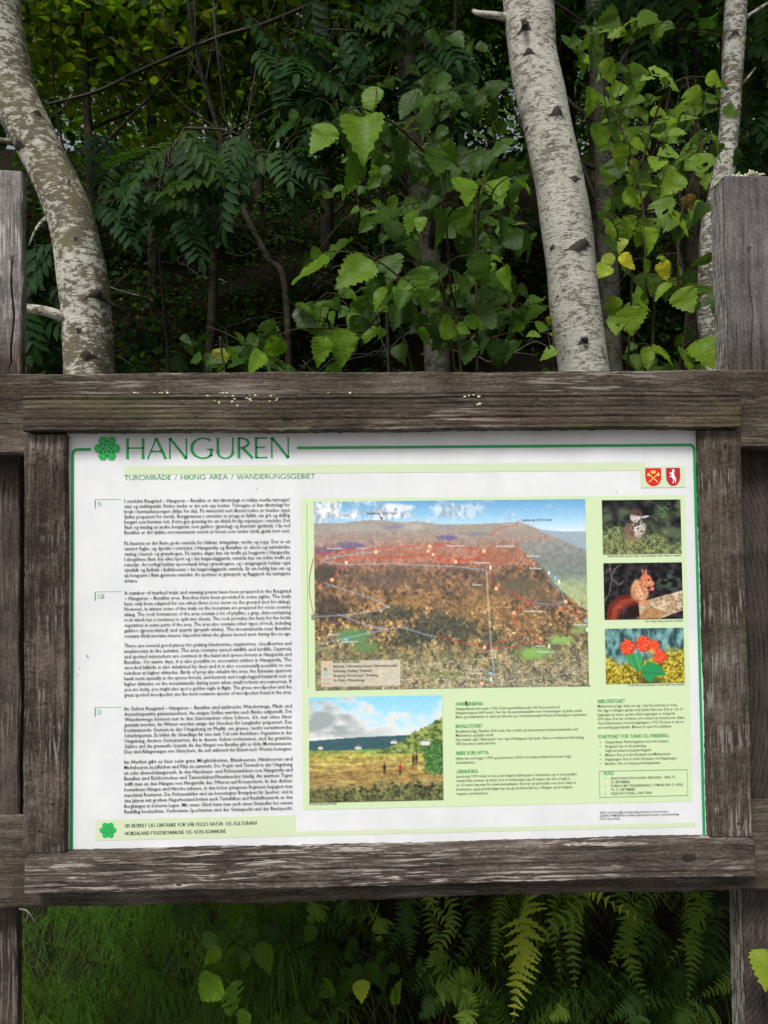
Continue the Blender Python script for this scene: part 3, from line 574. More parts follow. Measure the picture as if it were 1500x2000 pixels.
block([("Mølstertunet ligg i åslia om lag 1 km frå sentrum av Voss.", 1323), ("Her ligg to tidlegare gardar som hadde felles tun. Det er i alt 16", 1333), ("bygningar på tunet, og den eldste bygningen er truleg frå", 1318), ("1500 talet. Det var ei kvinne som seinast var busett som eldste.", 1338), ("Voss folkemuseum overtok bygningane i 1915. På tunet er det no", 1335), ("stor samling gjenstandar. Museet er open for publikum.", 1312)], 1167, 1379, 8.3, 0.0072, 'text_column.b')
block([("Hangursbana. Parkeringsplass ved nedre stasjon.", 1306), ("Raugstad. Her er det parkering.", 1262), ("Avgift må betalast inn på garden Raugstad.", 1272), ("Mølster. Det er nokre få plassar ved Mølstertunet.", 1310), ("Hagahaugen. Det er nokre få plassar ved Hagahaugen.", 1322), ("Bavallen. Her er mange parkeringsplassar.", 1290)], 1182, 1449, 8.4, 0.0072, 'text_column.b')
block([("BANDTVANG FOR HUNDAR I PERIODEN 1. APRIL TIL", 1319), ("30. SEPTEMBER.", 1231), ("FORBOD MOT BÅLBRENNING I UTMARK FRÅ 15. APRIL", 1334), ("TIL 15. SEPTEMBER.", 1241), ("IKKJE KAST AVFALL I NATUREN.", 1274)], 1193, 1520, 7.4, 0.0066, 'text_column.b')
block([("TEKST OG KOLLASJER: Hordaland fylkeskommune og Voss kommune", 1305), ("GRAFISK FORMGJEVING: Hordaland fylkeskommune, kultur- og idrettsavdelinga", 1326), ("FOTO: Gunnar Berge", 1211)], 1171, 1587, 6.0, 0.0056, 'text_imprint')
free("Nøttekråka likar seg best i gran- og hasselskogen, under dette er området.", 1187, 1086, 1331, 0.0052, 'photo_caption.1'); free("Det er ikkje uvanleg å sjå ekorn i området.", 1260, 1213, 1334, 0.0052, 'photo_caption.2'); free("Dei finst fleire gode multemyrar i dei øvre delane av turområdet.", 1226, 1338, 1337, 0.0052, 'photo_caption.3'); free("Omslis over turområdet", 1109, 1339.5, 1153, 0.0052, 'photo_caption.4'); free("På veg til toppen på Horndal", 604, 1570, 657, 0.0056, 'photo_caption.5')
for i, (t_, x1) in enumerate([("Benk / Bench / Bank", 702), ("Infotavle / Information board / Informationstafel", 775), ("Parkering / Parking / Parkplatz", 726), ("Skogsveg / Forest road / Waldweg", 738), ("Sti / Path / Wanderweg", 711)]): free(t_, 651, 1292 + i * 9.1, x1, 0.0072, 'map_legend.%d' % i)
free("Fonnfjellet (1207 moh)", 717, 1002.5, 775, 0.0066, 'map_name.d1'); free("Lønahorgi (1410 moh)", 1019, 1015.5, 1077, 0.0066, 'map_name.d2')
for t_, x, y, x1 in (("Gjernesvegen", 638, 1071, 667), ("Tresteinane", 697, 1071, 717), ("Hangurstoppen", 872, 1066, 908), ("Skitrekkhytta", 968, 1067, 1005), ("Fjellvegar", 1029, 1086, 1056), ("Bavallsberget", 1034, 1110, 1058), ("Hangurstunet", 927, 1099, 956), ("Klettane", 923, 1142, 941), ("Mølsterberget", 1024, 1194, 1060), ("Raugstad", 641, 1239, 663), ("Raugstadgarden", 668, 1253, 700), ("Hagahaugen", 1120, 1220, 1147), ("Mølster", 1046, 1262, 1065), ("Mølstertunet", 1048, 1273, 1082), ("Hangursbana", 916, 1307, 943), ("Vossevangen", 916, 1315, 943)): free(t_, x, y, x1, 0.0062, 'map_name.p%d%d' % (x, y))
fonts = []
for (t_, x, z, wd, size, grp) in LINES:
    cu = bpy.data.curves.new('t', 'FONT'); cu.body = t_; cu.size = size; cu.resolution_u = 1; cu.fill_mode = 'FRONT'; cu.offset = size * 0.006
    to = bpy.data.objects.new('t', cu); COL.objects.link(to); fonts.append(to)
bpy.context.view_layer.update(); dg = bpy.context.evaluated_depsgraph_get()
GR = {}
for to, (t_, x, z, wd, size, grp) in zip(fonts, LINES):
    me = bpy.data.meshes.new_from_object(to.evaluated_get(dg)); n = len(me.vertices)
    v = np.zeros(n * 3, np.float32); me.vertices.foreach_get('co', v); v = v.reshape(-1, 3)
    x0_, x1_ = v[:, 0].min(), v[:, 0].max(); v[:, 0] = (v[:, 0] - x0_) * wd / (x1_ - x0_) + x
    lay = 5 if grp.startswith('map') else 3
    VV = np.stack([v[:, 0], np.full(n, -LY * lay), v[:, 1] * 1.02 + z], -1)
    mb = GR.setdefault(grp, MB()); mb.add(VV.tolist(), [tuple(pl.vertices) for pl in me.polygons]); bpy.data.meshes.remove(me)
for to in fonts:
    cu = to.data; bpy.data.objects.remove(to); bpy.data.curves.remove(cu)
for grp, mb in GR.items():
    mb.build(grp.split('.')[0], M['ink_label' if grp.startswith('map_name.p') else 'ink_col' if grp.startswith('text_column') else 'ink_text'], panel, smooth=False)
for t_, x, y, x1 in (("HANGURSBANA", 890, 1377.5, 943), ("BAVALLSTUNET", 890, 1421, 942), ("RØDE KORS HYTTA", 891, 1473.5, 954), ("LØNAHORGI", 892, 1509.5, 933), ("MØLSTERTUNET", 1167, 1372.5, 1220), ("STARTPUNKT FOR TURAR OG PARKERING", 1168, 1441.5, 1306), ("HUGS:", 1179, 1513, 1199)):
    p = Print(); a = P2(x, y); caps(p, t_, a[0], a[1], P2(x1, y)[0] - a[0], 0.0062, 3, 0.2, 0.16, 0.1); p.done('heading_lettering', 'ink_head')
a = P2(1170, 1506); b = P2(1343, 1553); p = Print(); p.line([(a[0], a[1]), (b[0], a[1]), (b[0], b[1]), (a[0], b[1])], 0.0008, 3, True)
for y in (1449, 1457.4, 1474, 1482.5, 1491): q = P2(1171, y); p.rect(q[0], q[1] - .001, q[0] + .002, q[1] + .001, 3)
for y in (1520, 1535, 1550): q = P2(1181, y); p.rect(q[0], q[1] - .001, q[0] + .002, q[1] + .001, 3)
p.done('notice_box_line', 'ink_mid')

# ---- printed photographs: painted on fine colour grids
def fbm(h, w_, sy, sx, seed, octs=4):
    r = np.random.RandomState(seed); out = np.zeros((h, w_)); amp = 1.0; tot = 0
    for o_ in range(octs):
        gy, gx = max(2, int(math.ceil(h / sy)) + 2), max(2, int(math.ceil(w_ / sx)) + 2); G = r.rand(gy, gx)
        yy = np.linspace(0, gy - 1.001, h); xx = np.linspace(0, gx - 1.001, w_); iy = yy.astype(int); ix = xx.astype(int)
        fy = (yy - iy)[:, None]; fx = (xx - ix)[None]; fy = fy * fy * (3 - 2 * fy); fx = fx * fx * (3 - 2 * fx)
        q = G[iy][:, ix] * (1 - fy) * (1 - fx) + G[iy + 1][:, ix] * fy * (1 - fx) + G[iy][:, ix + 1] * (1 - fy) * fx + G[iy + 1][:, ix + 1] * fy * fx
        out += amp * q; tot += amp; amp *= 0.55; sy = max(1, sy / 2); sx = max(1, sx / 2)
    return out / tot
class Photo:
    def __init__(s, W_, H_, res):
        s.W, s.H = W_, H_; s.w, s.h = int(W_ * res), int(H_ * res); s.res = res
        s.X, s.Y = np.meshgrid(np.linspace(0, W_, s.w), np.linspace(0, H_, s.h)); s.I = np.zeros((s.h, s.w, 3))
    def n(s, sy, sx, seed, octs=4): return fbm(s.h, s.w, sy * s.res, sx * s.res, seed, octs)
    def put(s, m, col):
        m = np.clip(m, 0, 1)[..., None]; s.I = s.I * (1 - m) + np.asarray(col, float) * m
    def ell(s, cx, cy, rx, ry, col, rot=0, soft=0.25, a=1.0, shade=None):
        c_, s_ = math.cos(math.radians(rot)), math.sin(math.radians(rot)); dx, dy = s.X - cx, s.Y - cy
        d = np.sqrt(((dx * c_ + dy * s_) / rx) ** 2 + ((-dx * s_ + dy * c_) / ry) ** 2); s.put(a * np.clip((1 - d) / soft, 0, 1), col)
    def inside(s, pts):
        m = np.zeros(s.X.shape, bool); n = len(pts)
        for i in range(n):
            (x0, y0), (x1, y1) = pts[i], pts[(i + 1) % n]
            if y0 == y1: continue
            m ^= ((y0 > s.Y) != (y1 > s.Y)) & (s.X < (x1 - x0) * (s.Y - y0) / (y1 - y0) + x0)
        return m
    def poly(s, pts, col, a=1.0): s.put(a * s.inside(pts), col)
    def line(s, pts, w_, col, a=1.0):
        d = np.full(s.X.shape, 1e9)
        for (x0, y0), (x1, y1) in zip(pts[:-1], pts[1:]):
            t = np.clip(((s.X - x0) * (x1 - x0) + (s.Y - y0) * (y1 - y0)) / ((x1 - x0) ** 2 + (y1 - y0) ** 2 + 1e-9), 0, 1)
            d = np.minimum(d, np.hypot(s.X - x0 - t * (x1 - x0), s.Y - y0 - t * (y1 - y0)))
        s.put(a * np.clip((w_ / 2 + 0.5 - d), 0, 1), col)
    def mixn(s, n, stops):
        n = np.clip(n, 0, 1); xs_ = [q[0] for q in stops]; return np.stack([np.interp(n, xs_, [q[1][k] for q in stops]) for k in range(3)], -1)
    def build(s, name, x0, z0, x1, z1, label, layer=3):
        I = np.pad(s.I, ((1, 1), (1, 1), (0, 0)), 'edge'); s.I = .36 * I[1:-1, 1:-1] + .11 * (I[:-2, 1:-1] + I[2:, 1:-1] + I[1:-1, :-2] + I[1:-1, 2:]) + .05 * (I[:-2, :-2] + I[2:, 2:] + I[:-2, 2:] + I[2:, :-2])
        s.I = s.I * (1 + .09 * np.random.RandomState(len(label)).randn(s.h, s.w, 1) * np.clip(1.2 - s.I.mean(-1, keepdims=True) / 230, 0, 1))
        Xg, Zg = np.meshgrid(np.linspace(x0, x1, s.w), np.linspace(z1, z0, s.h)); n0, n1 = s.h, s.w; idx = np.arange(n0 * n1).reshape(n0, n1)
        F = np.stack([idx[:-1, :-1], idx[1:, :-1], idx[1:, 1:], idx[:-1, 1:]], -1).reshape(-1, 4)
        o = obj(name, np.stack([Xg, np.full(Xg.shape, -LY * layer), Zg], -1).reshape(-1, 3), F, M['photo'], panel, smooth=False, cols=lin(np.clip(s.I, 0, 255)).reshape(-1, 3)); o['label'] = label; return o
M['photo'] = col_mat('printed_photo', 0.3, 0.35)
def quad(tl, br): a = P2(*tl); b = P2(*br); return a[0], b[1], b[0], a[1]

# mountain panorama
ph = Photo(534, 360, 0.86); X_, Y_ = ph.X, ph.Y; n1 = ph.n(14, 40, 1); n2 = ph.n(5, 5, 2, 3); n3 = ph.n(40, 60, 3); n4 = ph.n(2.2, 2.2, 4, 2); n5 = ph.n(9, 6, 5, 3)
skyc = ph.mixn(Y_ / 65, [(0, (88, 152, 204)), (.5, (136, 190, 226)), (1, (206, 224, 234))])
ph.I = skyc
cl = np.clip((n1 + 0.22 * (1 - X_ / 300) - .46) * 5, 0, 1) * np.clip(1.3 - X_ / 420, 0.05, 1); ph.put(cl * .95, (0, 0, 0)); ph.I += cl[..., None] * .95 * ph.mixn(n5, [(.3, (140, 150, 165)), (.6, (225, 228, 232))])
ridge = np.interp(X_[0], [0, 60, 105, 140, 175, 197, 247, 313, 360, 401, 420, 443, 480, 534], [42, 41, 36, 37, 43, 39, 46, 46, 45, 43, 49, 58, 62, 63]) + 1.2 * (n2[10] - .5)
land = Y_ > ridge[None]
hill = ph.mixn((Y_ + 26 * (n3 - .5)) / 360, [(.1, (146, 144, 138)), (.18, (152, 138, 128)), (.235, (156, 126, 112)), (.27, (162, 112, 92)), (.33, (156, 106, 82)), (.38, (112, 86, 68)), (.5, (132, 98, 66)), (.62, (140, 106, 66)), (.75, (122, 106, 68)), (.84, (122, 118, 80)), (1, (130, 126, 92))])
tex = (n2 - .5) * 2; tex2 = (n4 - .5) * 2; amp = np.clip((Y_ - 40) / 110, .12, 1)
rg = 1 - np.abs(2 * ph.n(11, 9, 6, 3) - 1) * 2.2; rg2 = ph.n(16, 10, 7, 4)
hill = hill * (1 + amp * (0.62 * tex + 0.34 * tex2 + .28 * (rg - .55)))[..., None]
dk = np.clip((.47 - rg2) * 9 + 1.6 * tex, 0, 1) * np.clip((Y_ - 118) / 20, 0, 1) * .45; hill = hill * (1 - dk[..., None]) + np.array((64, 58, 54)) * dk[..., None]
og = np.clip((rg2 - .54) * 9, 0, 1) * np.clip((Y_ - 120) / 20, 0, 1) * .35; hill = hill * (1 - og[..., None]) + (np.array((176, 128, 74)) * (1 + .5 * tex2)[..., None]) * og[..., None]
ph.I = np.where(land[..., None], hill, ph.I)
def zone(cx, cy, rx, ry, col, a=.85, seed=9, soft=.5):
    d = np.sqrt(((X_ - cx) / rx) ** 2 + ((Y_ - cy) / ry) ** 2) + .7 * (n5 - .5) + .4 * (n2 - .5); ph.put(a * np.clip((1 - d) / soft, 0, 1) * land, col)
zone(196, 50, 36, 9, (186, 180, 168), .6); zone(90, 52, 60, 8, (166, 160, 146), .5); zone(395, 52, 26, 8, (184, 176, 160), .6); zone(60, 70, 60, 9, (150, 118, 112), .5); zone(200, 70, 70, 8, (160, 134, 116), .6); zone(72, 85, 36, 9, (84, 78, 126), .7); zone(20, 95, 40, 10, (92, 74, 112), .6); zone(155, 50, 26, 6, (110, 110, 146), .6); zone(262, 72, 24, 6, (84, 78, 134), .75); zone(315, 65, 28, 5, (100, 110, 140), .7); zone(230, 92, 150, 16, (172, 112, 84), .3); zone(160, 106, 150, 16, (172, 98, 76), .32); zone(350, 110, 60, 22, (158, 92, 70), .7); zone(320, 55, 60, 12, (150, 142, 124), .6); zone(410, 62, 40, 18, (150, 140, 126), .7)
edge = np.interp(Y_[:, 0], [95, 108, 132, 156, 180, 212, 235], [405, 419, 447, 463, 487, 527, 545])[:, None] + 5 * (n5 - .5)
far = land & (X_ > edge) & (Y_ < 235) & (Y_ > 80 + 10 * (n5 - .5))
fc = ph.mixn((Y_ - 60) / 170, [(0, (146, 142, 132)), (.3, (122, 126, 122)), (.5, (112, 126, 116)), (.62, (150, 166, 122)), (.8, (160, 172, 116)), (1, (120, 116, 80))]) * (1 + .18 * tex)[..., None]; ph.I = np.where(far[..., None], fc, ph.I)
hz = land & (Y_ < 62 + (X_ - 443) * .40 + 4 * (n5 - .5)) & (X_ > 443); ph.put(hz * .9, (142, 162, 178))
zone(20, 140, 34, 26, (66, 60, 52)); zone(30, 205, 46, 32, (56, 48, 44), .8); zone(140, 150, 70, 22, (96, 80, 74), .6); zone(190, 195, 40, 12, (158, 118, 66), .6); zone(280, 215, 40, 26, (140, 104, 62), .5); zone(400, 168, 55, 24, (94, 84, 66), .85); zone(445, 195, 50, 20, (98, 80, 66), .7)
for a in ((165, 215, 42, 16), (235, 240, 66, 34), (285, 250, 40, 30), (190, 262, 40, 26), (340, 268, 26, 18), (120, 222, 36, 12)): zone(*a, (62, 66, 54), .8)
ph.I = ph.I * (1 + .45 * np.clip((Y_ - 190) / 20, 0, 1) * np.clip((285 - Y_) / 10, 0, 1) * (tex2 + .6 * tex))[..., None]
zone(400, 230, 60, 26, (134, 100, 60), .5); zone(330, 200, 40, 50, (132, 104, 60), .4)
zone(75, 258, 44, 18, (84, 132, 76), 1); zone(100, 280, 34, 12, (90, 128, 70), .9); zone(430, 296, 44, 14, (124, 168, 78), 1); zone(480, 272, 34, 10, (130, 172, 84), 1); zone(520, 250, 18, 14, (128, 160, 84), .8); zone(60, 310, 70, 14, (96, 92, 56), .7); zone(250, 335, 60, 10, (110, 120, 60), .6)
rs = np.random.RandomState(8)
for k in range(1500):
    x, y = rs.uniform(120, 534), 283 + 77 * rs.rand() ** .75
    if x < 330 and y < 300 + 10 * rs.rand(): continue
    if 385 < x < 470 and y < 312: continue
    ix, iy = int(x * ph.res), int(y * ph.res); v = rs.uniform(170, 250)
    if iy < ph.h and ix < ph.w: ph.I[iy, ix:ix + rs.randint(1, 4)] = (v, v * .94, v * .84)
for pts in ([(0, 332), (60, 336), (160, 322), (260, 310), (340, 304)], [(140, 345), (250, 336), (380, 350), (534, 330)], [(420, 320), (480, 290), (530, 270)], [(0, 285), (60, 270)]): ph.line(pts, 1.0, (214, 206, 190), .7)
RED = (206, 54, 46)
for pts in ([(0, 102), (60, 94), (130, 90), (230, 86), (300, 92), (331, 97), (333, 106), (310, 114), (268, 118), (240, 112), (232, 98), (238, 90)], [(36, 118), (62, 108), (150, 110), (230, 104), (300, 116), (268, 122), (236, 114)], [(64, 112), (50, 128), (38, 146), (20, 154), (0, 164)], [(344, 140), (346, 158), (356, 170), (390, 180), (412, 196), (430, 200), (404, 210), (388, 222), (386, 234), (394, 242), (412, 246), (430, 262), (448, 282)], [(460, 206), (490, 214), (512, 218), (516, 230), (526, 240)], [(236, 258), (280, 272), (326, 278), (370, 272), (410, 256)], [(326, 290), (390, 282), (434, 270), (450, 284)], [(346, 67), (364, 54), (396, 50), (401, 40)], [(290, 90), (260, 82), (240, 86)]): ph.line(pts, 1.5, RED, .9)
for pts in ([(130, 96), (60, 104), (20, 110), (18, 116), (60, 122), (140, 120), (200, 124), (280, 128), (336, 136)], [(20, 156), (60, 170), (110, 186), (146, 204), (110, 212), (60, 218), (0, 220)], [(46, 216), (100, 238), (140, 246), (170, 242), (210, 256), (236, 262)], [(0, 274), (60, 262), (130, 248)]): ph.line(pts, 1.5, (150, 172, 206), .95)
ph.line([(430, 200), (470, 204), (490, 196), (484, 180), (468, 166), (456, 154)], 1.6, (110, 158, 196), .95)
ph.line([(336, 138), (340, 220), (344, 300), (348, 336)], 1.7, (206, 198, 184), .9)
for (x, y) in ((120, 98), (62, 117), (34, 150), (226, 88), (222, 97), (232, 104), (332, 99), (276, 119), (355, 171), (389, 218), (491, 198), (330, 283), (324, 352)):
    ph.put(((abs(X_ - x) < 3.4) & (abs(Y_ - y) < 3.4)) * 1.0, (240, 160, 112)); ph.put(((abs(X_ - x) < 1.5) & (abs(Y_ - y) < 1.5)) * 1.0, (252, 226, 196))
for (x, y) in ((344, 131), (459, 142), (479, 160), (457, 283), (533, 252), (342, 345)): ph.put(((abs(X_ - x) < 1.9) & (abs(Y_ - y) < 4)) * 1.0, (226, 236, 222))
for (x, y) in ((471, 152), (531, 235), (341, 333), (60, 264)): ph.put(((abs(X_ - x) < 3) & (abs(Y_ - y) < 3)) * 1.0, (120, 186, 216))
lg = (X_ > 11) & (X_ < 165) & (Y_ > 304) & (Y_ < 354); ph.put(lg * .84, (206, 198, 176)); ph.put(lg * .25 * (n4 > .55), (150, 136, 110)); 
for i, c_ in enumerate(((236, 158, 80), (90, 120, 96), (110, 180, 206))): ph.ell(20, 311 + i * 9.2, 3.6, 3.6, c_)
ph.line([(15, 339), (31, 339)], 1.2, (140, 160, 190)); ph.line([(15, 348), (31, 348)], 1.2, RED)
ph.line([(127, 25), (131, 34)], 1.3, (40, 44, 50)); ph.poly([(128, 32), (134, 31), (133, 37)], (40, 44, 50))
ph.I = np.clip(ph.I, 0, 255); _g = ph.I.mean(-1, keepdims=True); ph.I = 16 + 1.0 * (_g + 0.9 * (ph.I - _g))
q = quad((613, 980), (1150, 1339)); ph.build('printed_photo', *q, 'wide printed photograph of an autumn mountainside with red trail lines')
p = Print(); a0 = P2(612, 1090); p.line([(a0[0] - 0.0085 * math.sin(math.pi * k / 12), a0[1] - 0.108 * k / 12) for k in range(13)], 0.001, 3); p.done('trail_line', 'ink_red2')
p = Print(); a = P2(608, 1200); p.rect(a[0], a[1] - .010, a[0] + .0065, a[1], 3); p.done('map_symbol', 'ink_mid')

# valley landscape with walkers
ph = Photo(262, 202, 0.95); X_, Y_ = ph.X, ph.Y; n1 = ph.n(22, 46, 21); n2 = ph.n(5, 7, 22, 3); n4 = ph.n(2.4, 2.4, 23, 2); n3 = ph.n(16, 50, 24)
ph.I = ph.mixn(Y_ / 85, [(0, (146, 212, 244)), (.6, (178, 226, 246)), (1, (222, 234, 236))])
m = np.clip((n1 + .45 * (Y_ / 85) - .22 * (X_ / 262) - .42) * 5, 0, 1); ph.put(m, (232, 234, 232)); ph.put(np.clip((n1 - .34 - .4 * np.clip(X_ / 150, 0, 1) * np.clip((60 - Y_) / 60, 0, 1)) * 3, 0, .85) * (Y_ < 78) * np.clip(1.5 - X_ / 120, .25, 1), (148, 160, 162))
yh = np.interp(X_[0], [0, 80, 190, 262], [84, 79, 76, 74]); ph.put((Y_ > yh[None]) * 1.0, (66, 98, 106)); ph.put(((Y_ > yh[None]) * .25) * (n2 > .5), (40, 80, 84))
ph.put((Y_ > 102 + 4 * (n3 - .5)) * 1.0, (0, 0, 0)); fld = ph.mixn((Y_ - 102) / 100 + .35 * (n3 - .5), [(0, (120, 150, 72)), (.12, (176, 164, 84)), (.3, (190, 170, 98)), (.42, (164, 134, 82)), (.55, (158, 134, 80)), (.68, (156, 140, 92)), (.85, (108, 98, 64)), (1, (70, 76, 50))]) * (1 + .5 * (n2 - .5) + .35 * (n4 - .5) + .7 * (ph.n(3, 22, 27, 3) - .5))[..., None]
ph.I = np.where((Y_ > 102 + 4 * (n3 - .5))[..., None], fld, ph.I)
hillr = Y_ > np.interp(X_[0], [0, 125, 180, 200, 225, 262], [300, 110, 88, 74, 62, 42])[None] + 8 * (n2 - .5); hm = hillr & (Y_ < 112 + 8 * (n2 - .5)); ph.I = np.where(hm[..., None], ph.mixn(n2 + .2 * (n4 - .5), [(.3, (70, 92, 48)), (.5, (120, 140, 74)), (.7, (166, 180, 104))]), ph.I)
tr = (X_ > 225 + 14 * (n2 - .5)) & (Y_ > 88) & (Y_ < 150 + 30 * (n2 - .5)); ph.I = np.where(tr[..., None], ph.mixn(n4, [(.3, (44, 82, 44)), (.7, (112, 156, 84))]), ph.I)
fg = Y_ > 184 + 34 * (n2 - .5) - .07 * X_; ph.I = np.where(fg[..., None], ph.mixn(n4 * .6 + n2 * .4, [(.3, (48, 48, 36)), (.5, (98, 106, 66)), (.7, (150, 146, 96))]), ph.I)
for x, y, s_ in ((22, 100, 5), (96, 102, 6), (166, 92, 6), (228, 96, 9)): ph.poly([(x - s_, y), (x - s_, y - s_ * .8), (x, y - s_ * 1.5), (x + s_, y - s_ * .8), (x + s_, y)], (222, 220, 214)); ph.poly([(x - s_, y - s_ * .8), (x, y - s_ * 1.5), (x + s_, y - s_ * .8)], (150, 140, 132))
for x, y, c_ in ((147, 132, (36, 36, 40)), (178, 134, (186, 34, 56)), (210, 116, (40, 42, 38)), (204, 118, (44, 44, 40))): ph.ell(x, y + 4, 3.2, 7, c_, soft=.4); ph.ell(x + .5, y - 4.5, 1.7, 2, (120, 84, 70)); ph.line([(x - 1, y + 9), (x - 1.4, y + 17)], 1.8, (50, 48, 46)); ph.line([(x + 1.4, y + 9), (x + 1, y + 16)], 1.6, (50, 48, 46))
q = quad((603, 1362), (866, 1562)); ph.build('printed_photo', *q, 'printed photograph of walkers in a yellow autumn meadow')

# bird among spruce
ph = Photo(156, 104, 1.15); X_, Y_ = ph.X, ph.Y; n2 = ph.n(7, 9, 31, 4); n4 = ph.n(2.2, 2.2, 32, 2); n3 = ph.n(26, 30, 33, 3)
ph.I = ph.mixn(n3 + .3 * (n2 - .5), [(.35, (20, 20, 24)), (.55, (48, 50, 46)), (.75, (84, 98, 74))])
lm = np.clip((Y_ - 45 - .25 * np.maximum(X_ - 70, 0) + 26 * (n2 - .5)) / 18, 0, 1) * (1 - np.clip((X_ - 122) / 14, 0, 1) * np.clip((86 - Y_) / 10, 0, 1)); gc = ph.mixn(n4 * .6 + n2 * .4, [(.3, (52, 66, 44)), (.5, (104, 116, 74)), (.7, (172, 176, 124))]); ph.I = ph.I * (1 - lm[..., None]) + gc * lm[..., None]
m = np.clip(1.2 - np.hypot((X_ - 122) / 24, (Y_ - 22) / 26) + .8 * (n2 - .5), 0, 1) * (n4 > .42); ph.put(m * .9, (98, 124, 84))
ph.ell(60, 62, 20, 20, (140, 108, 92), -25, .35); ph.ell(74, 58, 13, 18, (196, 186, 176), 20, .4); ph.ell(66, 34, 13, 12, (206, 196, 188), 0, .3); ph.ell(68, 25, 14, 7, (96, 66, 62), 8, .3); ph.poly([(76, 32), (92, 30), (94, 32), (78, 37)], (214, 214, 214)); ph.poly([(78, 36), (90, 37), (77, 40)], (44, 40, 40)); ph.ell(72, 28, 2, 2, (18, 16, 16))
sm = np.clip(1.4 - np.hypot((X_ - 70) / 20, (Y_ - 55) / 24), 0, 1) * (n4 > .56); ph.put(sm * .8, (52, 42, 40)); ph.put(np.clip(1.2 - np.hypot((X_ - 72) / 14, (Y_ - 52) / 22), 0, 1) * (n4 < .40) * .9, (240, 236, 230))
m = np.clip(1.5 - np.hypot((X_ - 55) / 42, (Y_ - 86) / 14), 0, 1) * (n4 > .47); ph.put(m * .9, (146, 148, 94))
q = quad((1175, 977), (1331, 1081)); ph.build('printed_photo', *q, 'printed photograph of a speckled bird among spruce twigs')

# squirrel on a log
ph = Photo(156, 108, 1.15); X_, Y_ = ph.X, ph.Y; n2 = ph.n(6, 7, 41, 4); n4 = ph.n(2.2, 2.2, 42, 2)
ph.I = ph.mixn(n2, [(.35, (18, 16, 20)), (.65, (56, 50, 54))]); m = np.clip(1.3 - np.hypot((X_ - 130) / 32, (Y_ - 36) / 26), 0, 1) * (n2 > .52); ph.put(m * .8, (70, 92, 78))
for pts in ([(12, 0), (16, 30), (10, 60), (0, 74)], [(16, 30), (30, 42), (40, 34)], [(16, 26), (24, 10), (34, 4)], [(2, 20), (14, 10)]): ph.line(pts, 1.4, (150, 138, 134), .9)
ph.line([(14, 112), (20, 86), (34, 74), (58, 72)], 24, (104, 36, 28)); ph.line([(16, 110), (22, 88), (36, 76), (52, 72)], 10, (156, 66, 46), .8)
ph.put(((abs(n4 - .5) < .05)) * np.clip(1 - np.hypot((X_ - 30) / 28, (Y_ - 90) / 26), 0, 1), (210, 110, 80)); ph.ell(62, 92, 22, 14, (40, 22, 20), 0, .4)
ph.poly([(70, 108), (68, 80), (84, 72), (156, 54), (156, 92), (110, 108)], (196, 172, 140)); m = ph.inside([(70, 108), (84, 72), (156, 54), (156, 92), (110, 108)]); ph.put(m * (n4 > .55) * .7, (108, 78, 52)); ph.put(m * (n2 > .56) * .6, (240, 226, 204)); ph.poly([(60, 108), (90, 84), (128, 96), (106, 108)], (168, 116, 70), .7)
ph.ell(66, 52, 15, 24, (214, 160, 118), 8, .3); ph.ell(78, 60, 12, 16, (224, 170, 130), 20, .3); ph.ell(84, 34, 13, 15, (206, 128, 92), -25, .25); ph.ell(94, 40, 7, 7, (220, 148, 116), 0, .3); ph.ell(78, 17, 2.6, 7, (196, 112, 78), -16, .4); ph.ell(84, 18, 2.6, 6, (212, 140, 104), 4, .4); ph.ell(89, 33, 1.9, 1.9, (20, 12, 10)); ph.line([(72, 40), (78, 56), (92, 52)], 4, (186, 110, 80), .9); ph.ell(96, 50, 5, 4, (230, 130, 120)); ph.ell(78, 76, 14, 6, (206, 140, 104), 0, .4)
fm = np.clip(1.3 - np.hypot((X_ - 76) / 26, (Y_ - 46) / 40), 0, 1); ph.I = ph.I * (1 + fm * .8 * (n4 - .5))[..., None]
ph.ell(58, 60, 8, 18, (150, 100, 70), 8, .9, .5); ph.ell(84, 66, 7, 9, (168, 112, 82), 0, .9, .6)
q = quad((1178, 1100), (1334, 1208)); ph.build('printed_photo', *q, 'printed photograph of a red squirrel on a log')

# cloudberries
ph = Photo(156, 105, 1.15); X_, Y_ = ph.X, ph.Y; n2 = ph.n(14, 14, 51, 3); n4 = ph.n(3.2, 3.2, 52, 2); n3 = ph.n(20, 9, 53, 3)
ph.I = ph.mixn(n3, [(.3, (48, 72, 78)), (.5, (86, 130, 130)), (.7, (132, 178, 176))]); m = np.clip((Y_ - 48 - 14 * np.sin(X_ / 30) + 20 * (n2 - .5)) / 12, 0, 1); gc = ph.mixn(n4, [(.25, (96, 84, 24)), (.5, (170, 150, 40)), (.75, (222, 206, 92))]); ph.I = ph.I * (1 - m[..., None]) + gc * m[..., None]
ph.ell(90, 100, 34, 9, (70, 72, 44), 0, .5, .8)
for pts in ([(40, 44), (56, 66), (66, 96)], [(78, 44), (74, 70), (68, 96)], [(112, 62), (100, 86), (72, 98)]): ph.line(pts, 1.8, (96, 70, 44))
ph.poly([(38, 52), (52, 46), (72, 52), (74, 74), (66, 84), (52, 74)], (62, 158, 90)); ph.poly([(70, 80), (84, 62), (108, 72), (120, 90), (100, 92), (88, 104), (74, 94)], (46, 146, 86)); ph.line([(52, 50), (64, 80)], 1, (36, 112, 64)); ph.line([(72, 84), (112, 88)], 1, (30, 104, 60)); ph.line([(60, 50), (68, 78)], 1, (120, 200, 130))
rs = np.random.RandomState(5)
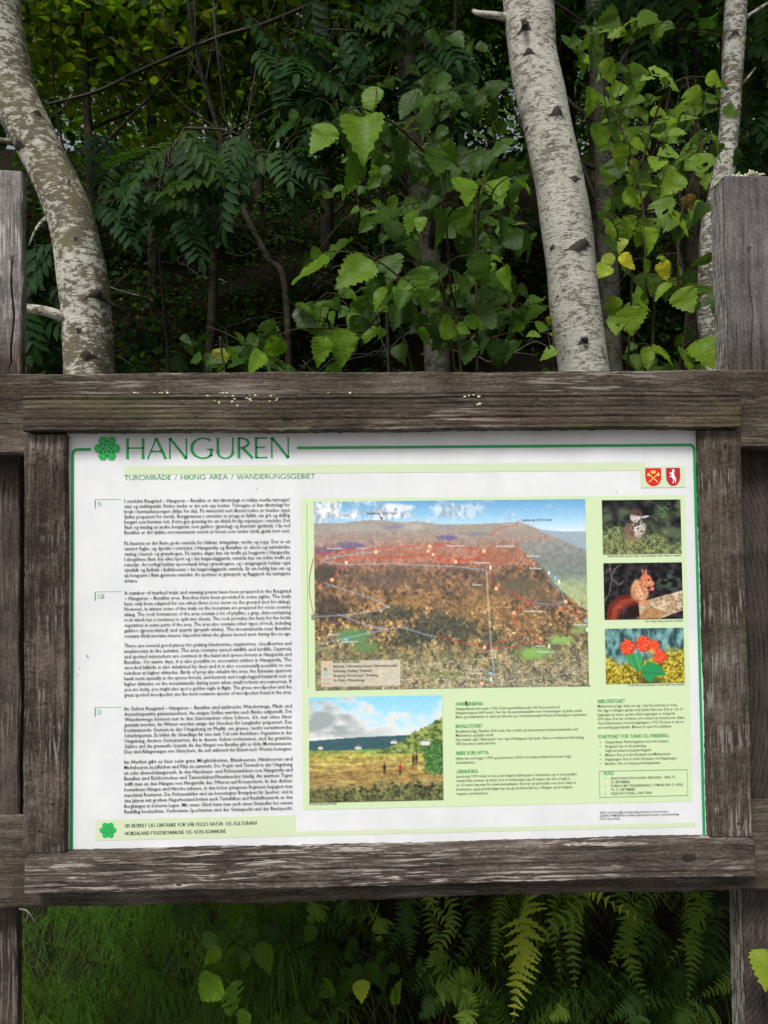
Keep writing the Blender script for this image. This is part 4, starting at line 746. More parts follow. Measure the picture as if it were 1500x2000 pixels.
for bx, by, br in ((44, 36, 16), (76, 30, 17), (97, 34, 12), (108, 54, 14)):
    ph.ell(bx, by, br, br * .95, (206, 52, 34), 0, .15)
    for k in range(16):
        an = k * 2.4; rr = br * .78 * math.sqrt((k + .5) / 16); x, y = bx + rr * math.cos(an), by + rr * math.sin(an); ph.ell(x, y, br * .30, br * .30, (226, 72, 44), 0, .5); ph.ell(x - br * .08, y - br * .1, br * .12, br * .1, (255, 176, 136), 0, .6)
ph.ell(92, 44, 8, 6, (240, 170, 60), 0, .5, .8)
q = quad((1181, 1228), (1337, 1333)); ph.build('printed_photo', *q, 'printed photograph of red cloudberries over yellow moss')
# bird dirt and scuffs on the panel
for (x, y, r0) in ((106, 1281, 0.002), (155, 1305, 0.0016), (910, 1373, 0.0045), (1203, 960, 0.0012), (502, 955, 0.0013), (152, 1318, 0.0013)):
    c = P2(x if x > 140 else x + 65, y); p = Print(); p.poly([(c[0] + r0 * (.6 + .5 * rng.rand()) * math.cos(k * .785) * .7, c[1] + r0 * (.7 + .5 * rng.rand()) * math.sin(k * .785)) for k in range(8)], 6); p.done('dirt_speck', 'ink_stamp')
#@@NATURE@@
# ================================================================== the wood behind the board
R = np.random.RandomState(77)
def unit(v): v = np.asarray(v, float); return v / (np.linalg.norm(v) + 1e-9)
def frame_quat(d, n):
    y = unit(d); z = np.asarray(n, float); z = unit(z - y * np.dot(z, y)); x = np.cross(y, z)
    return Matrix(((x[0], y[0], z[0]), (x[1], y[1], z[1]), (x[2], y[2], z[2]))).to_quaternion()
def dist_at(Yd): return Yd - CAM[1]

# ---- leaf meshes (unit length, base at origin, tip along +Y)
def leaf_mesh(name, width, seed, teeth=9, holes=0, curl=0.18, fold=0.22):
    r = np.random.RandomState(seed); n = 2 * teeth + 1; V = []; UV = []
    for i in range(n):
        t = i / (n - 1); prof = (math.sin(math.pi * min(1, t ** 0.72)) ** 0.82) * (1 - 0.25 * t) * width * 0.62
        if i == n - 1: prof = 0.0
        tooth = (0.050 if i % 2 else -0.022) * (1 if 1 < i < n - 2 else 0)
        y = t + (0.0 if i % 2 == 0 else 0.012)
        zc = -curl * t * t + 0.015 * math.sin(9 * t + seed)
        skew = 0.05 * math.sin(seed) * t * t
        for k, u in enumerate((-1, -0.5, 0, 0.5, 1)):
            wdt = prof + (tooth if abs(u) == 1 else 0); wdt = max(0.0, wdt)
            yy = y - (0.10 * width * abs(u) * math.sin(math.pi * t) if t > 0 else 0)
            V.append((u * wdt + skew, yy, zc + fold * abs(u) * prof + (0.02 * r.randn() if abs(u) == 1 else 0.008 * r.randn()) * (0 < t < 1))); UV.append((u, t))
    F = []
    dead = set()
    for h in range(holes):
        i = r.randint(4, n - 5); k = r.randint(0, 4); dead.add((i, k)); 
        if r.rand() < 0.6: dead.add((i + 1, k))
    for i in range(n - 1):
        for k in range(4):
            if (i, k) in dead: continue
            a = i * 5 + k; F.append((a, a + 1, a + 6, a + 5))
    return mesh(name, V, F, M['leaf'], True, uv=UV)
LEAF = [leaf_mesh('leaf_blade', 0.76 + 0.16 * math.sin(k * 2.1), k, 7 + k % 3, 1 if k % 5 == 4 else 0, -0.08 + 0.06 * k, 0.05 + 0.13 * (k % 4)) for k in range(10)]
LEAFH = [leaf_mesh('leaf_blade_eaten', 0.82, 20 + k, 9, 5 + 3 * k, 0.15, 0.15) for k in range(3)]
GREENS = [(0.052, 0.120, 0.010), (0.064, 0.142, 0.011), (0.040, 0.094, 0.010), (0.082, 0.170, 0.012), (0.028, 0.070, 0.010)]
YELL = [(0.22, 0.30, 0.025), (0.26, 0.30, 0.02), (0.16, 0.26, 0.03)]

def sapling(name, label, cat, base, stems, placed, fills, group=None, stem_r=0.006, seed=1, tint=1.0, warm=0.0):
    """stems: polylines of (px,py,Y); placed: (px,py,Y,len_px,angle,kind); fills: (px,py,rx,ry,Y0,Y1,n,len0,len1,kind)"""
    r = np.random.RandomState(seed); t = thing(name, label, cat, base, group); mb = MB(); nodes = []
    for st in stems:
        pts = [np.array(base) - np.array([0, 0, 0.05])] if st[0] == 'base' else []
        pts += [at(*q) for q in st if not isinstance(q, str)]
        sp_ = spline(pts, 28); k = np.linspace(1, 0.3, 28) * stem_r
        mb.tube(sp_.tolist(), k.tolist(), 7); nodes += list(sp_[4:])
    L = [tuple(q) for q in placed]
    for (cx, cy, rx, ry, y0, y1, n, l0, l1, kind) in fills:
        left = n
        while left > 0:                                   # level sprays of alternate leaves along a twig
            m_ = min(left, r.randint(4, 9)); left -= m_; a = r.rand() * 6.283; q = math.sqrt(r.rand()); sx_, sy_, yd = cx + rx * q * math.cos(a), cy + ry * q * math.sin(a), r.uniform(y0, y1)
            th = math.radians(r.normal(8, 20)); sg = -1 if r.rand() < .6 else 1; step = .5 * (l0 + l1) * .55
            for i in range(m_):
                u_ = (i - m_ / 2) * step; sd_ = 1 if i % 2 else -1
                lx_ = sx_ + sg * u_ * math.cos(th) + r.normal(0, 3)
                if sy_ < 760 and abs(lx_ - np.interp(sy_, [0, 111, 204, 296, 370, 481, 592, 725], [1030, 1041, 1060, 1080, 1096, 1112, 1123, 1141])) < 82: continue      # keeps clear of the birch
                L.append((lx_, sy_ + u_ * math.sin(th) + sd_ * step * .25 + r.normal(0, 4), yd + sd_ * .03 + r.normal(0, .03), r.uniform(l0, l1) * (1.05 - .25 * i / m_), sg * (28 + 26 * (i / m_)) - sd_ * sg * 20 + r.normal(0, 16), kind))
    leaves = []
    for (px, py, Yd, lp, ang, kind) in L:
        c = at(px, py, Yd); Lw = lp / FPX * dist_at(Yd) * 1.0
        a = math.radians(ang); d = unit(_r * math.sin(a) - _u * math.cos(a) + _f * r.uniform(-0.6, 0.3))
        nrm = unit(-_f * r.uniform(0.35, 1.0) + np.array([0, 0, 1]) * r.uniform(0.1, 1.0) + _r * r.normal(0, 0.5))
        if kind == 'under': nrm = -nrm
        leaves.append((c - d * Lw * 0.5, d, nrm, Lw, kind))
    N = np.array(nodes)
    leaves.sort(key=lambda q: np.min(np.linalg.norm(N - q[0], axis=1)))
    for (b, d, nrm, Lw, kind) in leaves:
        dd = np.linalg.norm(N - b, axis=1) + 0.25 * np.maximum(0, N[:, 2] - b[2]); j = int(np.argmin(dd)); s0 = N[j]
        gap = np.linalg.norm(b - s0); m = (s0 + b) / 2 + np.array([0, 0, 0.10 * gap]) - d * 0.12 * gap
        tw = spline([s0, m, b, b + d * Lw * 0.05], 7); mb.tube(tw.tolist(), np.linspace(min(0.0022, 0.0010 + gap * 0.006), 0.0008, 7).tolist(), 5)
        if gap > 0.05: N = np.vstack([N, tw[2:5]])
        me = LEAFH[r.randint(3)] if kind == 'eaten' else LEAF[r.randint(10)]
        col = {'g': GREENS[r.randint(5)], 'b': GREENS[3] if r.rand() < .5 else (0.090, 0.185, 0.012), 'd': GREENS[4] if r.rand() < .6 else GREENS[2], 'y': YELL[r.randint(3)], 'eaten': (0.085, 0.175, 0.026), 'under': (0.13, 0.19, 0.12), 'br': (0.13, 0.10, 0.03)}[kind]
        f = r.uniform(0.8, 1.15) * tint; sx = r.uniform(0.75, 1.12)
        place('leaf', me, t, b, frame_quat(d, nrm), (Lw * sx, Lw, Lw), (col[0] * f * (1 + warm), col[1] * f, col[2] * f))
    mb.build('stem', M['twig'], t)
    return t

# ---- trunks
def trunk_mesh(pts, rad, n=44, rows=160, scars=(), seed=0, rough=0.03):
    r = np.random.RandomState(seed); C = spline(np.column_stack([np.asarray(pts, float), rad]), rows); V = np.zeros((rows, n, 3)); col = np.zeros((rows, n))
    an = np.linspace(0, 2 * np.pi, n, endpoint=False); ph = r.rand(6) * 6.28
    for i in range(rows):
        p = C[i, :3]; t = unit(C[min(i + 1, rows - 1), :3] - C[max(i - 1, 0), :3]); a = unit(np.cross(t, (0, 1, 0.02))); b = np.cross(t, a); s = i * 6.0 / rows
        rr = C[i, 3] * (1 + rough * (np.sin(2 * an + ph[0] + s * .8) + .7 * np.sin(3 * an + ph[1] - s) + .5 * np.sin(7 * an + ph[2] + 5 * s) * .5 + .5 * math.sin(s * 9 + ph[3])))
        V[i] = p + np.outer(np.cos(an) * rr, a) + np.outer(np.sin(an) * rr, b)
    for (px, py, size, wing) in scars:
        size = size * (1.3 if wing else .9)
        # nearest surface point towards the camera along the pixel ray
        d = unit(_f + _r * ((px - 750) / FPX) + _u * ((1000 - py) / FPX)); W_ = V.reshape(-1, 3) - CAM; tt = W_ @ d; dist = np.linalg.norm(W_ - np.outer(tt, d), axis=1)
        cand = np.where(dist < 0.012)[0]
        if len(cand) == 0: continue
        j = cand[np.argmin(tt[cand])]; P0 = V.reshape(-1, 3)[j]; ci = C[j // n, :3]; out = unit(P0 - ci)
        D = V - P0; du = D @ _r; dv = D @ _u; near = np.linalg.norm(D, axis=2) < size * 4.5
        core = np.exp(-((du / (size * .55)) ** 2 + (dv / (size * .75)) ** 2)); wv = np.exp(-((dv + wing * np.abs(du)) / (size * .30)) ** 2) * np.clip(1 - np.abs(du) / (size * 2.6), 0, 1)
        col += near * np.clip(core * 1.1 + .85 * wv * (1 if wing else 0), 0, 1); V += (near * core * size * 0.35)[..., None] * out
    idx = np.arange(rows * n).reshape(rows, n); F = [(int(idx[i, k]), int(idx[i, (k + 1) % n]), int(idx[i + 1, (k + 1) % n]), int(idx[i + 1, k])) for i in range(rows - 1) for k in range(n)]
    F.append(tuple(int(q) for q in idx[-1])); F.append(tuple(int(q) for q in idx[0][::-1]))
    c3 = np.zeros((rows * n, 3)); c3[:, 0] = np.clip(col.ravel(), 0, 1); return V.reshape(-1, 3), F, c3, C
def crown_arrays(blobs, seed, size, cols, clump=0.16, per=26, droop=0.5):
    """leafy faces in clumps inside ellipsoids; blobs: (centre, radii, leaves)"""
    r = np.random.RandomState(seed); Cs = []
    for (c, rad, n) in blobs:
        k = max(1, n // per); q = r.randn(k, 3); q = q / np.linalg.norm(q, axis=1, keepdims=True) * (r.rand(k, 1) ** 0.45)
        cc = np.asarray(c) + q * np.asarray(rad)
        P = np.repeat(cc, per, 0) + r.randn(k * per, 3) * clump * np.array([1, 1, 0.55]); Cs.append(P)
    P = np.vstack(Cs); n = len(P)
    d = r.randn(n, 3) * np.array([1, 1, .6]); d[:, 2] -= droop; d /= np.linalg.norm(d, axis=1, keepdims=True)
    nn = r.randn(n, 3) * .6 + np.array([0, -.25, 1]); nn -= d * np.sum(nn * d, 1, keepdims=True); nn /= np.linalg.norm(nn, axis=1, keepdims=True); x = np.cross(d, nn)
    L = (size * r.uniform(.65, 1.25, n))[:, None]; W_ = L * r.uniform(.30, .42, n)[:, None]
    b = P; t = P + d * L - nn * L * .12; l1 = P + d * L * .28 - x * W_ + nn * L * .07; l2 = P + d * L * .66 - x * W_ * .8 + nn * L * .03; r1 = P + d * L * .28 + x * W_ + nn * L * .07; r2 = P + d * L * .66 + x * W_ * .8 + nn * L * .03
    V = np.stack([b, l1, l2, t, r2, r1], 1).reshape(-1, 3); o_ = np.arange(n) * 6
    F = np.concatenate([np.stack([o_, o_ + 3, o_ + 2, o_ + 1], 1), np.stack([o_, o_ + 5, o_ + 4, o_ + 3], 1)])
    cols = np.asarray(cols); cc = cols[r.randint(len(cols), size=n)] * r.uniform(.75, 1.25, (n, 1)); return V, F, np.repeat(cc, 6, 0), P
def tree(name, label, cat, pts, rad, bark, blobs, leafsize, cols, seed, scars=(), group=None, clump=.16, per=26, nlimb=8, stubs=(), rows=120, n=28, rough=.03, limb_mat=None, leafmat='leafc', jmin=.35):
    base = pts[0]; t = thing(name, label, cat, tuple(base), group)
    V, F, c3, C = trunk_mesh(pts, rad, n, rows, scars, seed, rough); tk = obj('trunk', V, F, M[bark], t, cols=c3)
    r = np.random.RandomState(seed + 5)
    if blobs:
        V, F, cc, P = crown_arrays(blobs, seed, leafsize, cols, clump, per); obj('crown', V, F, M[leafmat], t, smooth=True, cols=cc)
        for (c, rd, nl) in blobs:
            for k in range(nlimb):
                j = r.randint(int(len(C) * jmin), len(C) - 2); s0 = C[j, :3]; e = np.asarray(c) + r.uniform(-.8, .8, 3) * np.asarray(rd); L = np.linalg.norm(e - s0)
                if L > 3.2: continue
                m = (s0 + e) / 2 + np.array([0, 0, -.08 * L]) + r.randn(3) * .06 * L; pp = spline([s0, m, e], 14); mb = MB(); r0 = min(C[j, 3] * .45, .006 + L * .006)
                mb.tube(pp.tolist(), np.linspace(r0, .002, 14).tolist(), 6)
                for q in range(5):
                    i0 = r.randint(4, 13); s1 = pp[i0]; e1 = s1 + unit(r.randn(3) + [0, 0, -.2]) * r.uniform(.12, .4); mb.tube(spline([s1, (s1 + e1) / 2 + r.randn(3) * .03, e1], 6).tolist(), np.linspace(.003, .001, 6).tolist(), 4)
                if limb_mat == 'deadtwig': mb.build('branch', M['deadtwig'], t)
                else: mb.build('branch', M['darktwig'], t)
    for st in stubs:
        pp = spline([at(*q[:3]) for q in st], 12); rr = np.interp(np.linspace(0, 1, 12), np.linspace(0, 1, len(st)), [q[3] for q in st]); mb = MB(); mb.tube(pp.tolist(), rr.tolist(), 12); mb.C = [(0.0, 0, 0)] * len(mb.V); mb.build('branch', M[bark], t)
    return t
def px_path(rows, Yd): return [at(a, b, Yd) for a, b in rows]
CG = [(0.045, 0.11, 0.02), (0.06, 0.135, 0.022), (0.035, 0.085, 0.02), (0.08, 0.15, 0.022)]
CY = [(0.14, 0.23, 0.016), (0.19, 0.27, 0.016), (0.10, 0.18, 0.016), (0.24, 0.29, 0.018)]
CD = [(0.022, 0.055, 0.022), (0.028, 0.07, 0.026), (0.018, 0.045, 0.018)]

# left birch
Yb = 1.25; bx = at(178, 1500, Yb)
left = [np.array([bx[0], Yb, gz(bx[0], Yb) - .15])] + px_path([(177, 1250), (176, 950), (174, 722), (170, 629), (164, 555), (144, 444), (117, 370), (70, 274), (26, 185), (2, 100), (-14, 0), (-40, -250), (-30, -600)], Yb) + [np.array([-1.9, 1.5, 6.2])]
pxm = lambda w_, Yd: w_ / FPX * dist_at(Yd) / 2
top_blob = lambda x, y, z, rx, ry, rz, n: ((x, y, z), (rx, ry, rz), n)
tree('birch_tree', 'leaning lichen-mottled birch curving up behind the left post', 'tree', left, [pxm(130, Yb), pxm(112, Yb), pxm(102, Yb), pxm(96, Yb), pxm(97, Yb), pxm(96, Yb), pxm(90, Yb), pxm(86, Yb), pxm(84, Yb), pxm(90, Yb), pxm(96, Yb), pxm(98, Yb), pxm(88, Yb), pxm(76, Yb), .03], 'bark_left',
     [top_blob(-2.0, 1.6, 5.4, 1.5, 1.2, 1.2, 800)], .075, CG, 101, scars=((192, 572, .022, .7), (138, 350, .013, 0), (146, 462, .012, 0), (30, 282, .02, .4), (75, 215, .012, .5), (150, 640, .012, -.7), (165, 690, .02, .2)), group='birches behind the board', jmin=.86, clump=.2, rows=640, n=72,
     stubs=(((150, 622, Yb - .03, .026), (122, 618, Yb - .05, .021), (85, 607, Yb - .07, .0175), (48, 602, Yb - .07, .016), (20, 596, Yb - .04, .014)), ((40, 282, Yb, .016), (18, 277, Yb - .03, .011), (-14, 272, Yb - .04, .009)), ((92, 424, Yb, .008), (72, 445, Yb - .05, .005), (56, 480, Yb - .06, .003))))
# middle birch
Ym = 1.3; bx = at(1178, 1480, Ym)
mid = [np.array([bx[0], Ym, gz(bx[0], Ym) - .15])] + px_path([(1170, 1200), (1155, 900), (1141, 725), (1123, 592), (1112, 481), (1096, 370), (1080, 296), (1060, 204), (1041, 111), (1030, 0), (1000, -260), (960, -650)], Ym) + [np.array([.42, 1.5, 6.4])]
tree('birch_tree', 'straight pale birch with dark branch scars right of centre', 'tree', mid, [pxm(q, Ym) for q in (140, 116, 108, 102, 101, 101, 99, 95, 96, 95, 96, 88, 76)] + [.03], 'bark_mid',
     [top_blob(.5, 1.5, 5.4, 1.6, 1.2, 1.2, 1600)], .075, CG, 102, scars=((1024, 44, .020, .9), (1092, 212, .022, .8), (1132, 478, .022, .15), (1145, 470, .02, .3), (1142, 660, .017, .7), (1024, 250, .010, 0), (1120, 270, .012, 0), (1075, 480, .016, 0), (1030, 95, .016, .6), (1125, 345, .016, -.2), (1085, 575, .009, 0)), group='birches behind the board', jmin=.86, clump=.2, rows=640, n=72,
     stubs=(((1000, 36, Ym, .017), (965, 30, Ym - .03, .013), (935, 26, Ym - .02, .010), (925, 22, Ym + .02, .008)), ((1024, 42, Ym - .09, .011), (1022, 36, Ym - .13, .010)), ((1142, 659, Ym - .09, .011), (1142, 656, Ym - .125, .0095))))
# thin birch at the right post
Yt = 1.7; bx = at(1395, 1300, Yt)
thin = [np.array([bx[0], Yt, gz(bx[0], Yt) - .15])] + px_path([(1394, 1050), (1394, 720), (1386, 600), (1391, 450), (1414, 335), (1424, 250), (1430, 150), (1438, 0), (1450, -300)], Yt) + [np.array([1.75, 1.8, 6.0])]
tree('birch_tree', 'slender pale birch rising beside the right post', 'tree', thin, [pxm(q, Yt) for q in (64, 56, 50, 48, 46, 42, 40, 42, 44, 38)] + [.02], 'bark_thin', [top_blob(1.8, 1.8, 5.2, 1.3, 1.1, 1.1, 2600)], .075, CG, 103, scars=((1432, 60, .016, .8),), group='birches behind the board', jmin=.86, clump=.2, rows=420, n=44,
     stubs=(((1452, 38, Yt, .010), (1475, 22, Yt - .03, .007), (1510, 0, Yt - .03, .006)), ((1450, 165, Yt, .007), (1462, 150, Yt - .02, .005), (1475, 133, Yt - .03, .004))))
# further trunks among the leaves
def far_tree(label, rows, Yd, wpx, bark, blobs, leafsize, cols, seed, gname='trees on the shaded hillside', **kw):
    b = at(rows[0][0], rows[0][1], Yd); pts = [np.array([b[0], Yd, gz(b[0], Yd) - .2])]
    for q in rows:
        w_ = at(q[0], q[1], Yd)
        if w_[2] > pts[-1][2] + .15: pts.append(w_)
    rad = [pxm(wpx, Yd) * f for f in np.linspace(1.2, .75, len(pts))]
    return tree('alder_tree', label, 'tree', pts, rad, bark, blobs, leafsize, cols, seed, group=gname, rows=70, n=18, **kw)
B = lambda px, py, Yd, rx, ry, rz, n: (tuple(at(px, py, Yd)), (rx, ry, rz), n)
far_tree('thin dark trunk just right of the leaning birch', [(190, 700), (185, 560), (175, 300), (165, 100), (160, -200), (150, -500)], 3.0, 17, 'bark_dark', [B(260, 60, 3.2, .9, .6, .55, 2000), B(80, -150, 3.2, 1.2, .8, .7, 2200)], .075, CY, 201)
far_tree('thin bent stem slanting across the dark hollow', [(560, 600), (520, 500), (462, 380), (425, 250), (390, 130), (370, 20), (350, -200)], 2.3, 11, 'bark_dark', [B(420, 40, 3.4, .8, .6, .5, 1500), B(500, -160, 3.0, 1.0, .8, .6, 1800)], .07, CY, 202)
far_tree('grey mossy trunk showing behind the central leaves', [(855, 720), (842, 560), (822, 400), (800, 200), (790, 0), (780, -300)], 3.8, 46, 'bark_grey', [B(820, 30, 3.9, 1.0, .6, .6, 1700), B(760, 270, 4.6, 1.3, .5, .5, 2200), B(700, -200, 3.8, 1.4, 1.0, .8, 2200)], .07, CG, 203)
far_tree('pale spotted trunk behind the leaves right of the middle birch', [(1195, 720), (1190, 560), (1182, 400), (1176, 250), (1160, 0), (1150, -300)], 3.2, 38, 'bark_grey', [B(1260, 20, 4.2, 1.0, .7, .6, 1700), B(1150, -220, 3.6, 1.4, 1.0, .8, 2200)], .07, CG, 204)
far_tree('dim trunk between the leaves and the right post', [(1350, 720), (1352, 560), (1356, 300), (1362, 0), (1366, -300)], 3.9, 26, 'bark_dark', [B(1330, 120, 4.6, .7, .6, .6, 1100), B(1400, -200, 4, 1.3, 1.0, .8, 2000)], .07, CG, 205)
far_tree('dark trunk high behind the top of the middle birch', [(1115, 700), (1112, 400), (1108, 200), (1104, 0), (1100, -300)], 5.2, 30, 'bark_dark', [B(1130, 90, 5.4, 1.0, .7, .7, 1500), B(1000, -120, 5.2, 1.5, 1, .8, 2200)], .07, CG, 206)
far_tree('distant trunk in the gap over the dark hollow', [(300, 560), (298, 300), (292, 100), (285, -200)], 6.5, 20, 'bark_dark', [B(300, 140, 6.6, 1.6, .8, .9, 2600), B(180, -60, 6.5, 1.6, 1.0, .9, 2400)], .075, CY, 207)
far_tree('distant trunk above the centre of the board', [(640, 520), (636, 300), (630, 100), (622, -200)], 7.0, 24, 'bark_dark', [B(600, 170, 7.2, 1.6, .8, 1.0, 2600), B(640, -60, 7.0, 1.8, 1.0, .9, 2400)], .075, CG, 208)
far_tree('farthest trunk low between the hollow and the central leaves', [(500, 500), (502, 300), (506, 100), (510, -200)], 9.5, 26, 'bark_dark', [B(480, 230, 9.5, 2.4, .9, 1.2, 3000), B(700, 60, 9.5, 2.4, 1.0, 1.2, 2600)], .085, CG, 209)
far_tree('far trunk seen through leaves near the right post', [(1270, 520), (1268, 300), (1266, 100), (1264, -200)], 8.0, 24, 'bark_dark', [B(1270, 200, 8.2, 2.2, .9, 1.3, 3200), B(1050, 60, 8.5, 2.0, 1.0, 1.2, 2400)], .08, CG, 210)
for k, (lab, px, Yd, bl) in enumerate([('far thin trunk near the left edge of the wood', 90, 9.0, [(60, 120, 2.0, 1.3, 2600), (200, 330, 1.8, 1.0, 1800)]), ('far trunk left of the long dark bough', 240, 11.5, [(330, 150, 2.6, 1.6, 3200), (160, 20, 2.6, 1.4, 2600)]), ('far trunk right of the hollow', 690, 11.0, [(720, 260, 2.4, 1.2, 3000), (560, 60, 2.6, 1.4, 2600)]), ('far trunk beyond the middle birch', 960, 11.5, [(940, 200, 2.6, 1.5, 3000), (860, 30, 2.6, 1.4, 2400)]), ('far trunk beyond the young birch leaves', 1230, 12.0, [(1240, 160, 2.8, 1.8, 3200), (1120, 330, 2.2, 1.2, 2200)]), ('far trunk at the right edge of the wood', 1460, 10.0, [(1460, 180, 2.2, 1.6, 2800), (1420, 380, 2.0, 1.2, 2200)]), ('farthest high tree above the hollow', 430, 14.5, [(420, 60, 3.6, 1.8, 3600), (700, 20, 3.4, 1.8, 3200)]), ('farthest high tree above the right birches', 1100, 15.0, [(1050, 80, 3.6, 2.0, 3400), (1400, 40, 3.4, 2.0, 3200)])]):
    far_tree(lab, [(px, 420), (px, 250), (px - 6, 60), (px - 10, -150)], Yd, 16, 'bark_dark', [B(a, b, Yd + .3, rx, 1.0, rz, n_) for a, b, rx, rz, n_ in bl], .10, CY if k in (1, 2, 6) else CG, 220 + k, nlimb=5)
# unseen crowns added to shade the wood from above and block side light
for k, (x, y, h, rr, nl) in enumerate([(-3.9, 2.6, 5.0, 1.6, 1800), (-1.1, 3.6, 6.6, 1.8, 3600), (1.6, 4.0, 6.9, 1.7, 2800), (0.3, 5.6, 8.0, 1.8, 3000), (3.8, 2.6, 5.2, 1.7, 3000), (-4.2, 6, 7.2, 2.1, 3000), (4.2, 6.4, 8.0, 2.1, 3000), (-6.5, 4, 5.4, 2.2, 3000), (6.6, 4, 5.4, 2.2, 3000)]):
    z0 = gz(x, y); tree('alder_tree', 'tall thin-stemmed leafy tree added to roof and shade the wood', 'tree', [np.array([x, y, z0 - .2]), np.array([x + .1, y, z0 + 1.5]), np.array([x, y + .1, h]), np.array([x, y, h + 1])], [.035, .03, .03, .02], 'bark_dark', [((x, y, h), (rr, rr, 1.3), nl)], .15, CG, 300 + k, group='trees added to shade the wood', clump=.3, per=20, nlimb=4, rows=30, n=12)

# dark bough crossing the upper left
t = thing('fallen_branch', 'long dark bough slanting across the upper left leaves', 'branch', tuple(at(90, 205, 2.2)))
mb = MB(); pp = spline([at(90, 205, 2.2), at(190, 178, 2.2), at(280, 135, 2.25), at(420, 75, 2.3), at(520, 45, 2.3), at(640, -5, 2.4), at(760, -50, 2.5)], 40); mb.tube(pp.tolist(), np.linspace(.007, .011, 40).tolist(), 8)
for k in range(22):
    i0 = R.randint(3, 38); e = pp[i0] + unit([R.randn() * .8, R.randn() * .3, R.randn()]) * R.uniform(.08, .4); mb.tube(spline([pp[i0], (pp[i0] + e) / 2 + R.randn(3) * .02, e], 7).tolist(), np.linspace(.004, .001, 7).tolist(), 5)
mb.build('bough', M['darktwig'], t)

# ---- rowans with feathered leaves
def rowan_mesh(name, seed, pairs=6):
    r = np.random.RandomState(seed); mb = MB()
    def leaflet(b, d, n_, L):
        x = np.cross(d, n_); rows = 6; V = []; F = []
        for i in range(rows):
            t = i / (rows - 1); w_ = L * .17 * math.sin(math.pi * min(1, t * .92 + .08)) ** .8 * (1 if i < rows - 1 else 0) * (1.12 if i % 2 else .92); c = b + d * L * t - n_ * L * .18 * t * t
            V += [c - x * w_ + n_ * w_ * .3, c, c + x * w_ + n_ * w_ * .3]
        for i in range(rows - 1):
            a = 3 * i; F += [(a, a + 1, a + 4, a + 3), (a + 1, a + 2, a + 5, a + 4)]
        mb.add(V, F)
    cur = lambda t: np.array([0.02 * math.sin(3 * t), t, -.22 * t * t])
    for k in range(pairs):
        t = .22 + .68 * k / (pairs - 1); c = cur(t); L = .34 * (1 - .35 * abs(t - .5)) * r.uniform(.92, 1.08)
        for s in (-1, 1): leaflet(c, unit([s * .9, .45 + .3 * t, -.15 + .1 * r.randn()]), unit([s * .15, 0, 1]), L)
    leaflet(cur(.96), unit([0, 1, -.4]), np.array([0, .3, 1.0]), .30); mb.tube([tuple(cur(q)) for q in np.linspace(0, .97, 8)], .006, 4)
    return mesh(name, np.array(mb.V), mb.F, M['fern'], True)
ROW = [rowan_mesh('feathered_leaf', 60 + k, 6 + k % 2) for k in range(4)]
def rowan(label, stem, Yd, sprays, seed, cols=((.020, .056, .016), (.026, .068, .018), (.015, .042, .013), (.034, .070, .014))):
    r = np.random.RandomState(seed); b = at(stem[0][0], stem[0][1], stem[0][2]); base = (b[0], b[1], gz(b[0], b[1])); t = thing('rowan_sapling', label, 'shrub', base, 'rowans under the trees'); mb = MB()
    sp_ = spline([np.array(base) - [0, 0, .05]] + [at(*q) for q in stem], 30); mb.tube(sp_.tolist(), np.linspace(.010, .004, 30).tolist(), 7)
    for (cx, cy, Y0, n, rx, ry) in sprays:
        c = at(cx, cy, Y0); j = int(np.argmin(np.linalg.norm(sp_ - c, axis=1))); pp = spline([sp_[j], (sp_[j] + c) / 2 + [0, 0, .05], c], 12); mb.tube(pp.tolist(), np.linspace(.005, .002, 12).tolist(), 5)
        for k in range(n):
            q = at(cx + rx * r.uniform(-1, 1), cy + ry * r.uniform(-1, 1) - 10, Y0 + r.uniform(-.2, .2)); L = r.uniform(95, 140) / FPX * dist_at(Y0)
            d = unit(_r * r.uniform(-1, 1) - _u * r.uniform(.1, .9) - _f * r.uniform(0, .8)); n_ = unit(-_f * r.uniform(.3, .9) + np.array([0, 0, 1]) * .8 + _r * r.normal(0, .2)); b0 = q - d * L * .5
            mb.tube([tuple(c), tuple((c + b0) / 2 + np.array([0, 0, .01])), tuple(b0)], .0016, 4); col = cols[r.randint(len(cols))]; f = r.uniform(.8, 1.2); place('feathered_leaf', ROW[r.randint(4)], t, b0, frame_quat(d, n_), L, tuple(x * f for x in col))
    mb.build('stem', M['darktwig'], t)
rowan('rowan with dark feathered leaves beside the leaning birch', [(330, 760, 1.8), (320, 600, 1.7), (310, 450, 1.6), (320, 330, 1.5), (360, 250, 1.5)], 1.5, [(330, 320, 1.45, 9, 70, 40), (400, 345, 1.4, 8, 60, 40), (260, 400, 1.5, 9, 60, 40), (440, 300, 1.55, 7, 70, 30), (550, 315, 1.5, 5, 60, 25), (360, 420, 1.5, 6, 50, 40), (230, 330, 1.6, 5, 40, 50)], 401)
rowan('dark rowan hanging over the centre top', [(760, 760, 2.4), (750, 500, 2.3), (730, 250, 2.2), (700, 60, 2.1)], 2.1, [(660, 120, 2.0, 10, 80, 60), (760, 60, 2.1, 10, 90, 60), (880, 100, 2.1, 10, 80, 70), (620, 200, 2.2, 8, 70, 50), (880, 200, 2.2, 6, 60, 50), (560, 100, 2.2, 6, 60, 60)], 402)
rowan('dark rowan in the gap left of the leaning birch', [(60, 760, 1.9), (62, 650, 1.85), (70, 560, 1.8), (80, 480, 1.8)], 1.8, [(78, 520, 1.8, 6, 40, 40), (80, 650, 1.8, 6, 40, 50), (60, 590, 1.9, 5, 40, 40)], 403)
